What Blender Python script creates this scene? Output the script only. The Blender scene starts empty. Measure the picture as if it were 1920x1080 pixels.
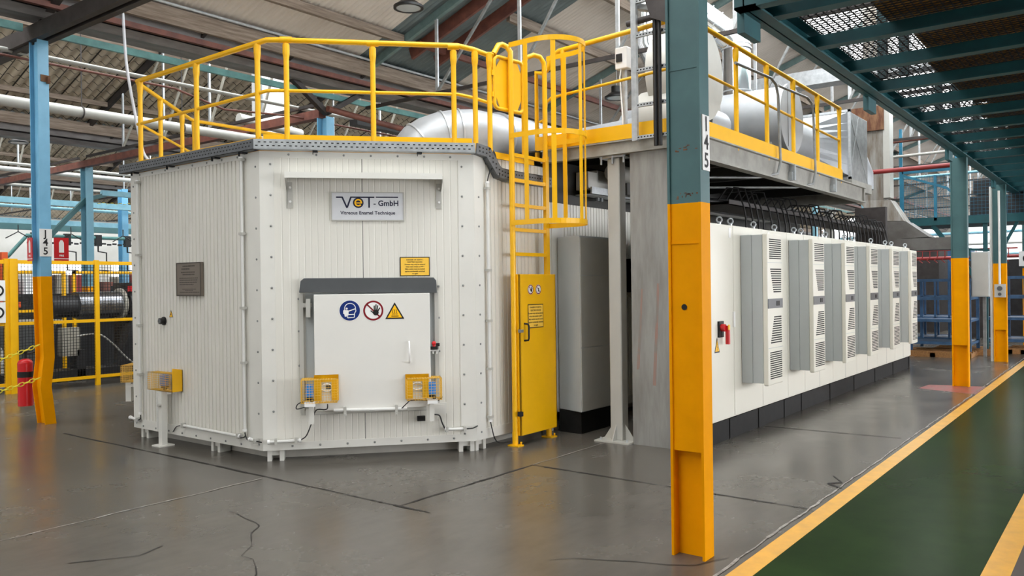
import bpy, math, random
from mathutils import Vector, Matrix
random.seed(7)
C = bpy.context.scene.collection
V = Vector

# ---------------------------------------------------------------- camera
scene = bpy.context.scene
cam_data = bpy.data.cameras.new('camera')
cam = bpy.data.objects.new('camera', cam_data); C.objects.link(cam); scene.camera = cam
cam_data.sensor_width = 36; cam_data.lens = 1530 / 1920 * 36
cam_data.clip_start = 0.05; cam_data.clip_end = 300
yaw = math.atan2(1175, 1530); pitch = math.atan2(-5, 1530); roll = -math.atan(0.013)
F0 = V((math.cos(yaw), math.sin(yaw), 0)); R0 = V((math.sin(yaw), -math.cos(yaw), 0)); U0 = V((0, 0, 1))
Fw = F0 * math.cos(pitch) + U0 * math.sin(pitch); U1 = U0 * math.cos(pitch) - F0 * math.sin(pitch)
Rr = R0 * math.cos(roll) + U1 * math.sin(roll); Ur = -R0 * math.sin(roll) + U1 * math.cos(roll)
cam.matrix_world = Matrix(((Rr.x, Ur.x, -Fw.x, 0), (Rr.y, Ur.y, -Fw.y, 0), (Rr.z, Ur.z, -Fw.z, 1.6), (0, 0, 0, 1)))

# ---------------------------------------------------------------- light and exposure
world = bpy.data.worlds.new('overcast_sky'); scene.world = world; world.use_nodes = True
bg = world.node_tree.nodes['Background']; bg.inputs[0].default_value = (0.93, 0.97, 1.0, 1); bg.inputs[1].default_value = 0.5
scene.view_settings.view_transform = 'Standard'; scene.view_settings.look = 'None'
scene.view_settings.gamma = 1; scene.view_settings.exposure = 0.2; scene.view_settings.use_curve_mapping = False
SKYLIGHT = 4.0      # brightness of the translucent roof sheets under an overcast sky
GLAZING = 3.2       # brightness of the sawtooth glazing
SIDE_FILL = 9.0  # brightness of fill panels added out of view beyond the green walkway

# ---------------------------------------------------------------- materials
def lin(c):
    return tuple(((x / 255) / 12.92 if x / 255 <= .04045 else ((x / 255 + .055) / 1.055) ** 2.4) for x in c)
MATS = {}
def mat(name, rgb, rough=.5, metal=0., var=.06, scale=6., bump=0., rgb2=None, coat=0., stretch=(1, 1, 1), thr=None):
    if name in MATS: return MATS[name]
    m = bpy.data.materials.new(name); m.use_nodes = True; nt = m.node_tree; b = nt.nodes['Principled BSDF']
    b.inputs['Roughness'].default_value = rough; b.inputs['Metallic'].default_value = metal
    if coat: b.inputs['Coat Weight'].default_value = coat; b.inputs['Coat Roughness'].default_value = .1
    c = lin(rgb); c2 = lin(rgb2) if rgb2 else tuple(max(0, x * (1 - var)) for x in c)
    tc = nt.nodes.new('ShaderNodeTexCoord'); mp = nt.nodes.new('ShaderNodeMapping'); no = nt.nodes.new('ShaderNodeTexNoise')
    mp.inputs['Scale'].default_value = stretch
    nt.links.new(tc.outputs['Object'], mp.inputs[0]); nt.links.new(mp.outputs[0], no.inputs['Vector'])
    no.inputs['Scale'].default_value = scale; no.inputs['Detail'].default_value = 6; no.inputs['Roughness'].default_value = .6
    r = nt.nodes.new('ShaderNodeValToRGB'); a, z = thr or (.35, .68)
    r.color_ramp.elements[0].position = a; r.color_ramp.elements[1].position = z
    r.color_ramp.elements[0].color = (*c2, 1); r.color_ramp.elements[1].color = (*c, 1)
    nt.links.new(no.outputs[0], r.inputs[0]); nt.links.new(r.outputs[0], b.inputs['Base Color'])
    if bump:
        bm = nt.nodes.new('ShaderNodeBump'); bm.inputs['Strength'].default_value = bump; bm.inputs['Distance'].default_value = .01
        nt.links.new(no.outputs[0], bm.inputs['Height']); nt.links.new(bm.outputs[0], b.inputs['Normal'])
    MATS[name] = m; return m
def emat(name, rgb, s):
    m = bpy.data.materials.new(name); m.use_nodes = True; nt = m.node_tree; b = nt.nodes['Principled BSDF']
    b.inputs['Base Color'].default_value = (.8, .8, .8, 1); b.inputs['Emission Color'].default_value = (*lin(rgb), 1)
    tc = nt.nodes.new('ShaderNodeTexCoord'); no = nt.nodes.new('ShaderNodeTexNoise'); no.inputs['Scale'].default_value = .8
    mr = nt.nodes.new('ShaderNodeMapRange'); mr.inputs['To Min'].default_value = s * .8; mr.inputs['To Max'].default_value = s * 1.15
    nt.links.new(tc.outputs['Object'], no.inputs['Vector']); nt.links.new(no.outputs[0], mr.inputs[0]); nt.links.new(mr.outputs[0], b.inputs['Emission Strength'])
    MATS[name] = m; return m
def streak_steel(name, rgb, rgb2, rough, metal, s=(8, 8, 1.2)):
    return mat(name, rgb, rough, metal, scale=3, rgb2=rgb2, stretch=s)

WHITE_PANEL = mat('white_coated_panel', (224, 222, 213), .42, var=.05, scale=1.3, stretch=(4, 4, .5))
WHITE_TRIM = mat('white_trim', (222, 221, 214), .4, var=.05, scale=3)
WHITE_PAINT = mat('white_door_paint', (228, 227, 221), .38, var=.04, scale=2.2)
PLINTH_WHITE = mat('dusty_white_steel', (190, 187, 178), .5, var=.14, scale=5)
WHITE_PIPE = mat('white_plastic_conduit', (222, 222, 218), .35, var=.04)
CREAM = mat('cream_cabinet_enamel', (226, 223, 210), .38, var=.03, scale=1.5)
COOLER_GREY = mat('light_grey_casing', (182, 187, 187), .4, var=.03)
BLACK_PLINTH = mat('black_plinth', (20, 20, 20), .6, var=.3, scale=9, rgb2=(30, 29, 28))
DARK_GREY = mat('dark_grey_plastic', (84, 87, 89), .4, var=.1)
BLACK = mat('black_rubber', (22, 22, 23), .45, var=.2)
SLOT = mat('slot_black', (30, 29, 27), .8, var=.2)
YELLOW = mat('yellow_paint', (246, 186, 2), .38, var=.08, scale=3)
COL_YELLOW = mat('column_yellow_paint', (244, 162, 0), .5, var=.1, scale=4, bump=.25)
COL_TEAL = mat('column_teal_paint', (64, 104, 106), .5, rgb2=(56, 94, 97), scale=3.5, bump=.25)
COL_BLUE = mat('column_light_blue_paint', (124, 186, 220), .4, rgb2=(112, 172, 206), scale=3, coat=.1)
DECK_TEAL = mat('deck_dark_teal_paint', (16, 84, 90), .5, rgb2=(12, 68, 74), scale=4)
TEAL = mat('roof_teal_paint', (98, 152, 148), .5, rgb2=(74, 122, 120), scale=5)
RAFTER_TEAL = mat('faded_teal_rafter', (112, 134, 132), .5, rgb2=(90, 112, 112), scale=5)
PALE_BLUE = mat('pale_blue_paint', (150, 200, 214), .5, rgb2=(122, 176, 196), scale=4)
RACK_BLUE = mat('rack_blue_paint', (66, 104, 142), .45, rgb2=(52, 84, 118), scale=7)
CAGE_BLUE = mat('cage_blue_paint', (44, 128, 158), .45, rgb2=(32, 104, 132), scale=6)
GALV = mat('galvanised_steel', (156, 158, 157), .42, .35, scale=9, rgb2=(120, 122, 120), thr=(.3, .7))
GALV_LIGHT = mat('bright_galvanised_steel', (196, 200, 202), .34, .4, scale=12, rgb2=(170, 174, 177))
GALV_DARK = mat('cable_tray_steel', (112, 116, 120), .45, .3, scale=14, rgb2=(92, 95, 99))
DUCT = mat('silver_duct_steel', (180, 184, 188), .42, .25, scale=2, rgb2=(160, 164, 168))
BRIGHT_STEEL = mat('polished_duct_foil', (225, 228, 230), .16, .95, scale=3, rgb2=(205, 208, 210), bump=.15)
STEEL_PLATE = mat('stained_galvanised_plate', (156, 156, 152), .5, .2, scale=2.2, rgb2=(134, 132, 128), stretch=(1, 4, .7), thr=(.35, .62))
GREY_PAINT = mat('grey_painted_steel', (186, 185, 178), .45, var=.06)
BEAM_GREY = mat('platform_beam_grey', (164, 162, 154), .48, rgb2=(140, 138, 130), scale=5)
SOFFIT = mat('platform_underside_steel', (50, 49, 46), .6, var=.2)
RUST = mat('rusty_steel', (122, 88, 60), .75, rgb2=(88, 50, 28), scale=4, stretch=(3, 3, .8), thr=(.4, .6))
RUST_DUCT = mat('weathered_duct', (150, 148, 142), .5, .4, rgb2=(110, 98, 84), scale=2.5, stretch=(3, 3, .5), thr=(.36, .6))
BROWN_STEEL = mat('red_oxide_steel', (126, 76, 62), .6, rgb2=(96, 56, 48), scale=6)
DARK_STEEL = mat('dark_grimy_steel', (62, 56, 54), .6, rgb2=(44, 38, 36), scale=6)
GUTTER = mat('grey_gutter', (122, 118, 116), .55, rgb2=(98, 93, 91), scale=3, stretch=(1, 4, 4))
TIMBER = mat('weathered_timber', (150, 136, 122), .8, rgb2=(112, 96, 82), scale=4, stretch=(.6, 8, 8))
PALLET_WOOD = mat('pallet_wood', (178, 130, 78), .8, rgb2=(140, 98, 58), scale=6, stretch=(1, 6, 6))
BOARD = mat('storage_board', (190, 142, 62), .8, rgb2=(140, 102, 46), scale=3, stretch=(8, 1, 1))
SHEET = mat('roof_sheet_beige', (226, 216, 206), .65, rgb2=(200, 190, 180), scale=.9, stretch=(1, .5, 1), thr=(.3, .7))
SHEET_TEAL = mat('roof_sheet_blue_grey', (112, 124, 126), .55, rgb2=(92, 102, 104), scale=1.5)
RED_PIPE = mat('red_pipe_paint', (148, 44, 42), .45, var=.12)
RED = mat('red_paint', (206, 24, 32), .3, var=.06)
SIGN_WHITE = mat('sign_white', (240, 240, 238), .4, var=.01)
COL_YELLOW.node_tree.nodes['Principled BSDF'].inputs['Specular IOR Level'].default_value = .05
SIGN_SILVER = mat('sign_brushed_silver', (214, 216, 220), .4, .1, var=.05, scale=20)
NAVY = mat('sign_navy', (14, 20, 52), .5, var=.02)
INK = mat('sign_black', (14, 12, 12), .6, var=.02)
SIGN_YELLOW = mat('sign_yellow', (250, 200, 70), .5, var=.03)
SIGN_AMBER = mat('sign_amber', (255, 196, 0), .5, var=.02)
SIGN_BLUE = mat('sign_blue', (8, 44, 116), .4, var=.02)
SIGN_RED = mat('sign_dark_red', (128, 10, 26), .4, var=.02)
SWITCH_BLUE = mat('switch_blue', (32, 128, 214), .35, var=.05)
BRONZE = mat('bronze_plaque', (118, 108, 97), .5, .1, var=.1)
BRONZE_DARK = mat('bronze_plaque_lettering', (72, 64, 55), .5, .1, var=.1)
CHAIN_YELLOW = mat('chain_yellow', (236, 222, 60), .4, var=.05)
CABLE = mat('white_cable', (222, 224, 230), .4, var=.03)
COIL_STEEL = mat('steel_coil', (170, 172, 176), .25, .9, scale=2, rgb2=(140, 142, 146), stretch=(14, 1, 1))
MACHINE = mat('machine_dark', (58, 58, 60), .5, .2, rgb2=(38, 38, 40), scale=3)
MACHINE_GREY = mat('machine_beige', (176, 172, 160), .6, rgb2=(156, 152, 140), scale=2)
WALL_PALE = mat('pale_wall_paint', (214, 212, 206), .7, rgb2=(196, 193, 186), scale=.6)
LAMP_GLASS = mat('lamp_lens', (190, 194, 196), .25, var=.1)
SKYSHEET = emat('translucent_roof_sheet', (255, 255, 255), SKYLIGHT)
GLASS = emat('daylit_glazing', (246, 250, 255), GLAZING)
SIDE_FILL_MAT = emat('side_fill_panel', (251, 252, 255), SIDE_FILL)  # glow of the added side panels, not of known windows
REAR_FILL_MAT = emat('rear_fill_panel', (252, 252, 255), 1.5)  # glow of unseen panels added behind the camera as fill light
FARGLASS = emat('distant_daylit_window', (244, 248, 252), 1.6)

# ---------------------------------------------------------------- mesh helpers
class MB:
    def __init__(s, M=None): s.v = []; s.f = []; s.sm = []; s.M = M
    def add(s, vs, fs, smooth=False):
        o = len(s.v)
        for p in vs:
            p = V(p)
            if s.M is not None: p = s.M @ p
            s.v.append(p)
        for f in fs: s.f.append(tuple(i + o for i in f)); s.sm.append(smooth)
        return s
    def box(s, x0, x1, y0, y1, z0, z1):
        if x0 > x1: x0, x1 = x1, x0
        if y0 > y1: y0, y1 = y1, y0
        if z0 > z1: z0, z1 = z1, z0
        return s.add([(x0, y0, z0), (x1, y0, z0), (x1, y1, z0), (x0, y1, z0), (x0, y0, z1), (x1, y0, z1), (x1, y1, z1), (x0, y1, z1)],
                     [(0, 3, 2, 1), (4, 5, 6, 7), (0, 1, 5, 4), (1, 2, 6, 5), (2, 3, 7, 6), (3, 0, 4, 7)])
    def bar(s, p0, p1, w, h, up=(0, 0, 1)):
        p0, p1 = V(p0), V(p1); d = (p1 - p0).normalized(); u = V(up)
        if abs(d.dot(u)) > .98: u = V((1, 0, 0))
        a = d.cross(u).normalized(); b = a.cross(d).normalized(); a = a * w / 2; b = b * h / 2
        vs = [p0 - a - b, p0 + a - b, p0 + a + b, p0 - a + b, p1 - a - b, p1 + a - b, p1 + a + b, p1 - a + b]
        return s.add(vs, [(0, 1, 2, 3), (7, 6, 5, 4), (0, 4, 5, 1), (1, 5, 6, 2), (2, 6, 7, 3), (3, 7, 4, 0)])
    def cyl(s, p0, p1, r, n=16, r2=None, caps=True):
        p0, p1 = V(p0), V(p1); d = (p1 - p0).normalized(); u = V((0, 0, 1)) if abs(d.z) < .9 else V((1, 0, 0))
        a = d.cross(u).normalized(); b = d.cross(a); r2 = r if r2 is None else r2
        vs = [p0 + (a * math.cos(t) + b * math.sin(t)) * r for t in [2 * math.pi * i / n for i in range(n)]]
        vs += [p1 + (a * math.cos(t) + b * math.sin(t)) * r2 for t in [2 * math.pi * i / n for i in range(n)]]
        s.add(vs, [(i, (i + 1) % n, n + (i + 1) % n, n + i) for i in range(n)], True)
        if caps: s.add(vs[:n], [tuple(range(n))][::-1]); s.add(vs[n:], [tuple(range(n))[::-1]])
        return s
    def tube(s, pts, r, n=8, caps=True, closed=False):
        pts = [V(p) for p in pts]; k = len(pts); vs = []; a = None
        for i, p in enumerate(pts):
            if closed: d = (pts[(i + 1) % k] - pts[i - 1]).normalized()
            elif i == 0: d = (pts[1] - p).normalized()
            elif i == k - 1: d = (p - pts[i - 1]).normalized()
            else: d = ((pts[i + 1] - p).normalized() + (p - pts[i - 1]).normalized()).normalized()
            if a is None:
                u = V((0, 0, 1)) if abs(d.z) < .9 else V((1, 0, 0)); a = d.cross(u).normalized()
            else: a = (a - d * a.dot(d)).normalized()
            b = d.cross(a); rr = r[i] if isinstance(r, (list, tuple)) else r
            vs += [p + (a * math.cos(t) + b * math.sin(t)) * rr for t in [2 * math.pi * j / n for j in range(n)]]
        fs = [(i * n + j, i * n + (j + 1) % n, ((i + 1) % k) * n + (j + 1) % n, ((i + 1) % k) * n + j) for i in range(k if closed else k - 1) for j in range(n)]
        s.add(vs, fs, True)
        if caps and not closed: s.add(vs[:n], [tuple(range(n))[::-1]]); s.add(vs[-n:], [tuple(range(n))])
        return s
    def prism(s, pts, vec):
        n = len(pts); pts = [V(p) for p in pts]; vec = V(vec)
        return s.add(pts + [p + vec for p in pts], [tuple(range(n))[::-1], tuple(range(n, 2 * n))] + [(i, (i + 1) % n, n + (i + 1) % n, n + i) for i in range(n)])
    def ball(s, c, r, n=10, sc=(1, 1, 1)):
        c = V(c); m = n // 2; vs = []
        for i in range(m + 1):
            t = math.pi * i / m
            for j in range(n):
                q = 2 * math.pi * j / n
                vs.append(c + V((math.sin(t) * math.cos(q) * r * sc[0], math.sin(t) * math.sin(q) * r * sc[1], math.cos(t) * r * sc[2])))
        return s.add(vs, [(i * n + j, (i + 1) * n + j, (i + 1) * n + (j + 1) % n, i * n + (j + 1) % n) for i in range(m) for j in range(n)], True)
    def flat(s, outline, y):     # local face frame: x right, y depth, z up - polygon at depth y facing out
        return s.add([(p[0], y, p[1]) for p in outline], [tuple(range(len(outline)))])

WM = {}
def frame(o, x, inn):
    return Matrix(((x[0], inn[0], 0, o[0]), (x[1], inn[1], 0, o[1]), (0, 0, 1, o[2] if len(o) > 2 else 0), (0, 0, 0, 1)))
def setp(o, parent):
    if parent is not None:
        o.parent = parent; o.matrix_parent_inverse = WM[parent].inverted()
def tag(o, label=None, cat=None, group=None, kind=None):
    if label: o['label'] = label
    if cat: o['category'] = cat
    if group: o['group'] = group
    if kind: o['kind'] = kind
    return o
def obj(name, mb, m, parent=None, bevel=0, label=None, kind=None):
    me = bpy.data.meshes.new(name); me.from_pydata([tuple(p) for p in mb.v], [], mb.f); me.update()
    me.polygons.foreach_set('use_smooth', mb.sm)
    me.materials.append(m); o = bpy.data.objects.new(name, me); C.objects.link(o)
    WM[o] = Matrix.Identity(4); setp(o, parent)
    if bevel:
        b = o.modifiers.new('edge', 'BEVEL'); b.width = bevel; b.segments = 2; b.limit_method = 'ANGLE'; b.angle_limit = .9
    if label: o['label'] = label
    if kind: o['kind'] = kind
    return o
def thing(name, label, cat, loc=(0, 0, 0), group=None):
    o = bpy.data.objects.new(name, None); C.objects.link(o); o.location = loc; o.empty_display_size = .1
    WM[o] = Matrix.Translation(loc); return tag(o, label, cat, group)
def solo(name, mb, m, label, cat, group=None, bevel=0, kind=None):
    return tag(obj(name, mb, m, None, bevel), label, cat, group, kind)
def struct(name, mb, m, parent=None):
    o = obj(name, mb, m, parent)
    if parent is None: o['kind'] = 'structure'
    return o
def clone(root, delta, label=None, rz=0):
    def cp(o, par):
        c = o.copy(); C.objects.link(c)
        if par is not None: c.parent = par; c.matrix_parent_inverse = o.matrix_parent_inverse.copy()
        for ch in list(o.children): cp(ch, c)
        return c
    r = cp(root, None); r.location = V(root.location) + V(delta); r.rotation_euler.z += rz
    if label: r['label'] = label
    return r
def text(name, body, M, x, z, size, m, parent, y=-.004, align='CENTER', bold=0., sx=1.):
    cu = bpy.data.curves.new(name, 'FONT'); cu.body = body; cu.size = size; cu.align_x = align; cu.align_y = 'CENTER'; cu.offset = bold
    cu.resolution_u = 3
    cu.materials.append(m); o = bpy.data.objects.new(name, cu); C.objects.link(o)
    X = M.col[0].xyz; I = M.col[1].xyz; p = M @ V((x, y, z))
    R = Matrix(((X.x * sx, 0, -I.x, p.x), (X.y * sx, 0, -I.y, p.y), (0, 1, 0, p.z), (0, 0, 0, 1)))
    bpy.context.view_layer.update()
    me = bpy.data.meshes.new_from_object(o.evaluated_get(bpy.context.evaluated_depsgraph_get())); me.transform(R)
    bpy.data.objects.remove(o); bpy.data.curves.remove(cu); me.name = name
    o = bpy.data.objects.new(name, me); C.objects.link(o)
    if not me.materials: me.materials.append(m)
    WM[o] = Matrix.Identity(4); setp(o, parent)
    return o
def arc(c, r, a0, a1, n, ax=(1, 0, 0), ay=(0, 1, 0)):
    c, ax, ay = V(c), V(ax), V(ay)
    return [c + ax * (r * math.cos(math.radians(a0 + (a1 - a0) * i / n))) + ay * (r * math.sin(math.radians(a0 + (a1 - a0) * i / n))) for i in range(n + 1)]
def disc2(cx, cz, r, n=32, a0=0, a1=360): return [(cx + r * math.cos(math.radians(a0 + (a1 - a0) * i / n)), cz + r * math.sin(math.radians(a0 + (a1 - a0) * i / n))) for i in range(n)]
def ring(mb, cx, cz, r0, r1, y, n=36):
    vs = [(cx + r * math.cos(2 * math.pi * i / n), y, cz + r * math.sin(2 * math.pi * i / n)) for r in (r0, r1) for i in range(n)]
    return mb.add(vs, [(i, (i + 1) % n, n + (i + 1) % n, n + i) for i in range(n)])
def stroke(mb, pts, w, y):   # flat painted stroke on a face
    for (a, b) in zip(pts[:-1], pts[1:]):
        d = V((b[0] - a[0], b[1] - a[1])); L = d.length
        if L < 1e-6: continue
        nx, nz = -d.y / L * w / 2, d.x / L * w / 2
        mb.add([(a[0] + nx, y, a[1] + nz), (a[0] - nx, y, a[1] - nz), (b[0] - nx, y, b[1] - nz), (b[0] + nx, y, b[1] + nz)], [(0, 1, 2, 3)])
    return mb

NTH = ['nearest', 'second', 'third', 'fourth', 'fifth', 'sixth', 'seventh', 'eighth', 'ninth', 'tenth', 'eleventh', 'twelfth']
DULL_DUCT = mat('dull_dark_duct', (116, 114, 110), .5, .3, rgb2=(92, 88, 84), scale=3)

def ordinal(n):
    a = ['first', 'second', 'third', 'fourth', 'fifth', 'sixth', 'seventh', 'eighth', 'ninth', 'tenth', 'eleventh', 'twelfth', 'thirteenth', 'fourteenth', 'fifteenth', 'sixteenth', 'seventeenth', 'eighteenth', 'nineteenth']
    if n <= 19: return a[n - 1]
    t = {2: 'twent', 3: 'thirt', 4: 'fort'}[n // 10]
    return t + 'ieth' if n % 10 == 0 else t + 'y-' + a[n % 10 - 1]
BLACK_PLINTH.node_tree.nodes['Principled BSDF'].inputs['Specular IOR Level'].default_value = .2

# ================================================================ SETTING
FLOOR = mat('grey_epoxy_floor', (98, 94, 87), .22, scale=1.1, rgb2=(84, 80, 74), stretch=(1, 1, 1), thr=(.3, .7))
def floor_nodes():
    nt = FLOOR.node_tree; b = nt.nodes['Principled BSDF']; tc = nt.nodes['Texture Coordinate']
    mp = nt.nodes.new('ShaderNodeMapping'); mp.inputs['Rotation'].default_value = (0, 0, .65); mp.inputs['Scale'].default_value = (1.6, 5, 1)
    n = nt.nodes.new('ShaderNodeTexNoise'); n.inputs['Scale'].default_value = 2.5; n.inputs['Detail'].default_value = 4; n.inputs['Roughness'].default_value = .55
    nt.links.new(tc.outputs['Object'], mp.inputs[0]); nt.links.new(mp.outputs[0], n.inputs['Vector'])
    mr = nt.nodes.new('ShaderNodeMapRange'); mr.inputs['From Min'].default_value = .3; mr.inputs['From Max'].default_value = .7
    mr.inputs['To Min'].default_value = .18; mr.inputs['To Max'].default_value = .3
    nt.links.new(nt.nodes['Noise Texture'].outputs[0], mr.inputs[0]); nt.links.new(mr.outputs[0], b.inputs['Roughness'])
    bm = nt.nodes.new('ShaderNodeBump'); bm.inputs['Strength'].default_value = .12; bm.inputs['Distance'].default_value = .004
    nt.links.new(nt.nodes['Noise Texture'].outputs[0], bm.inputs['Height']); nt.links.new(bm.outputs[0], b.inputs['Normal'])
    r = nt.nodes['Color Ramp']; mx = nt.nodes.new('ShaderNodeMix'); mx.data_type = 'RGBA'; mx.blend_type = 'MULTIPLY'; mx.inputs[0].default_value = .3
    r2 = nt.nodes.new('ShaderNodeValToRGB'); r2.color_ramp.elements[0].position = .3; r2.color_ramp.elements[0].color = (.68, .68, .68, 1); r2.color_ramp.elements[1].position = .6
    nt.links.new(n.outputs[0], r2.inputs[0]); nt.links.new(r.outputs[0], mx.inputs[6]); nt.links.new(r2.outputs[0], mx.inputs[7]); nt.links.new(mx.outputs[2], b.inputs['Base Color'])
floor_nodes()
FLOOR.node_tree.nodes['Principled BSDF'].inputs['Specular IOR Level'].default_value = .3
GREEN = mat('green_walkway_paint', (42, 62, 32), .25, rgb2=(35, 52, 28), scale=1.6, bump=.08)
GREEN.node_tree.nodes['Principled BSDF'].inputs['Specular IOR Level'].default_value = .008
LINE = mat('yellow_line_paint', (236, 176, 46), .35, rgb2=(214, 158, 48), scale=7)
RED_FLOOR = mat('worn_red_floor_paint', (170, 70, 66), .35, rgb2=(132, 98, 90), scale=8)
JOINT = mat('floor_joint', (40, 37, 34), .8, var=.3)
CAULK = mat('pale_joint_filler', (176, 172, 164), .7, rgb2=(110, 104, 98), scale=14)
FLOOR_DARK = mat('brown_floor_paint', (74, 64, 56), .4, rgb2=(62, 53, 46), scale=2)

fl = struct('floor', MB().box(-8, 66, -16, 46, -.2, 0), FLOOR)
struct('walkway_paint', MB().box(-8, 60, .60, 1.72, 0, .0015), GREEN, fl)
struct('walkway_line', MB().box(-8, 60, 1.68, 1.80, 0, .003), LINE, fl)
struct('walkway_line', MB().box(-8, 60, .56, .69, 0, .003), LINE, fl)
struct('floor_paint', MB().box(-8, 60, -3.2, .56, 0, .001), FLOOR_DARK, fl)
struct('red_floor_patch', MB().prism([(12.9, 1.81, .0), (13.9, 1.81, .0), (13.75, 2.55, .0), (13.2, 2.6, .0)], (0, 0, .001)), RED_FLOOR, fl)
def crack(name, pts, w, m, jit=.0):
    mb = MB(); P = []
    for (a, b) in zip(pts[:-1], pts[1:]):
        a, b = V(a), V(b); n = max(1, int((b - a).length / .12)) if jit else 1
        for i in range(n): P.append(a.lerp(b, i / n) + V((random.uniform(-jit, jit), random.uniform(-jit, jit))))
    P.append(V(pts[-1]))
    for i in range(len(P) - 1):
        a, b = P[i], P[i + 1]; d = (b - a).normalized(); n = V((-d.y, d.x)) * w * (random.uniform(.35, 1.) if jit else 1) / 2
        mb.add([(a.x + n.x, a.y + n.y, .0035), (a.x - n.x, a.y - n.y, .0035), (b.x - n.x, b.y - n.y, .0035), (b.x + n.x, b.y + n.y, .0035)], [(0, 1, 2, 3)])
    struct(name, mb, m, fl)
crack('floor_joint', [(4.19, 9.6), (4.21, 7), (4.2, 3.98)], .028, JOINT, .004)
crack('floor_joint', [(4.21, 4.29), (5.85, 4.285)], .024, JOINT, .004)
crack('floor_joint', [(5.85, 4.28), (5.80, 1.86)], .024, JOINT, .003)
crack('floor_joint', [(8.87, 3.3), (8.93, 1.92)], .024, JOINT, .003)
crack('floor_joint', [(-2, 1.85), (4.4, 1.85), (12, 1.84), (30, 1.84)], .022, CAULK, .008)
crack('floor_joint', [(5.85, 4.285), (7.1, 4.28)], .012, CAULK, .005)
crack('floor_joint', [(1.2, 5.8), (2.14, 5.81), (4.15, 5.87)], .02, CAULK, .01)
crack('floor_crack', [(2.3, 3.6), (2.75, 3.95), (2.9, 4.3), (3.3, 4.7), (3.4, 5.2)], .008, JOINT, .03)
crack('floor_crack', [(3.9, 2.75), (4.1, 2.45), (4.25, 2.0), (4.5, 1.9)], .012, JOINT, .03)
crack('floor_crack', [(6.5, 1.86), (6.6, 1.98), (6.75, 1.9), (6.9, 2.0)], .03, JOINT, .03)
crack('floor_crack', [(2.2, 5.0), (2.5, 4.8), (2.7, 4.85)], .012, JOINT, .03)

TA = .355                                   # slope of the saw-tooth roofs
XR0, XR1 = -6., 62.
BAYS = [-6.4, 2.1, 10.5, 19.0, 27.5, 36.0]
def zroof(y, yb): return 5.35 + (yb + 8.2 - y) * TA
SHEET_FAR = mat('roof_sheet_insulated', (206, 192, 168), .75, rgb2=(164, 152, 134), scale=2, stretch=(1, .6, 1), thr=(.3, .7))
def mesh_lines(m):
    nt = m.node_tree; b = nt.nodes['Principled BSDF']; tc = nt.nodes['Texture Coordinate']; br = nt.nodes.new('ShaderNodeTexBrick')
    mp = nt.nodes.new('ShaderNodeMapping'); mp.inputs['Scale'].default_value = (3.2, 4.2, 1); nt.links.new(tc.outputs['Object'], mp.inputs[0]); nt.links.new(mp.outputs[0], br.inputs['Vector'])
    br.offset = 0; br.inputs['Scale'].default_value = 1; br.inputs['Mortar Size'].default_value = .035; br.inputs['Brick Width'].default_value = 1; br.inputs['Row Height'].default_value = 1
    br.inputs['Mortar'].default_value = (*lin((46, 42, 38)), 1)
    src = b.inputs['Base Color'].links[0].from_socket
    nt.links.new(src, br.inputs['Color1']); nt.links.new(src, br.inputs['Color2']); nt.links.new(br.outputs['Color'], b.inputs['Base Color'])
mesh_lines(SHEET_FAR)
def roof_sheet(parent, name, x0, x1, y0, y1, yb, m, pitch=.095, amp=.014, dz=0.):
    mb = MB(); n = max(4, int(round((x1 - x0) / pitch)) * 6); vs = []
    for i in range(n + 1):
        x = x0 + (x1 - x0) * i / n; w = amp * math.cos(2 * math.pi * (x / pitch))
        vs += [(x, y0, zroof(y0, yb) + w + dz), (x, y1, zroof(y1, yb) + w + dz)]
    mb.add(vs, [(2 * i, 2 * i + 1, 2 * i + 3, 2 * i + 2) for i in range(n)], True)
    return struct(name, mb, m, parent)
ROOFS = {}
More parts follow.
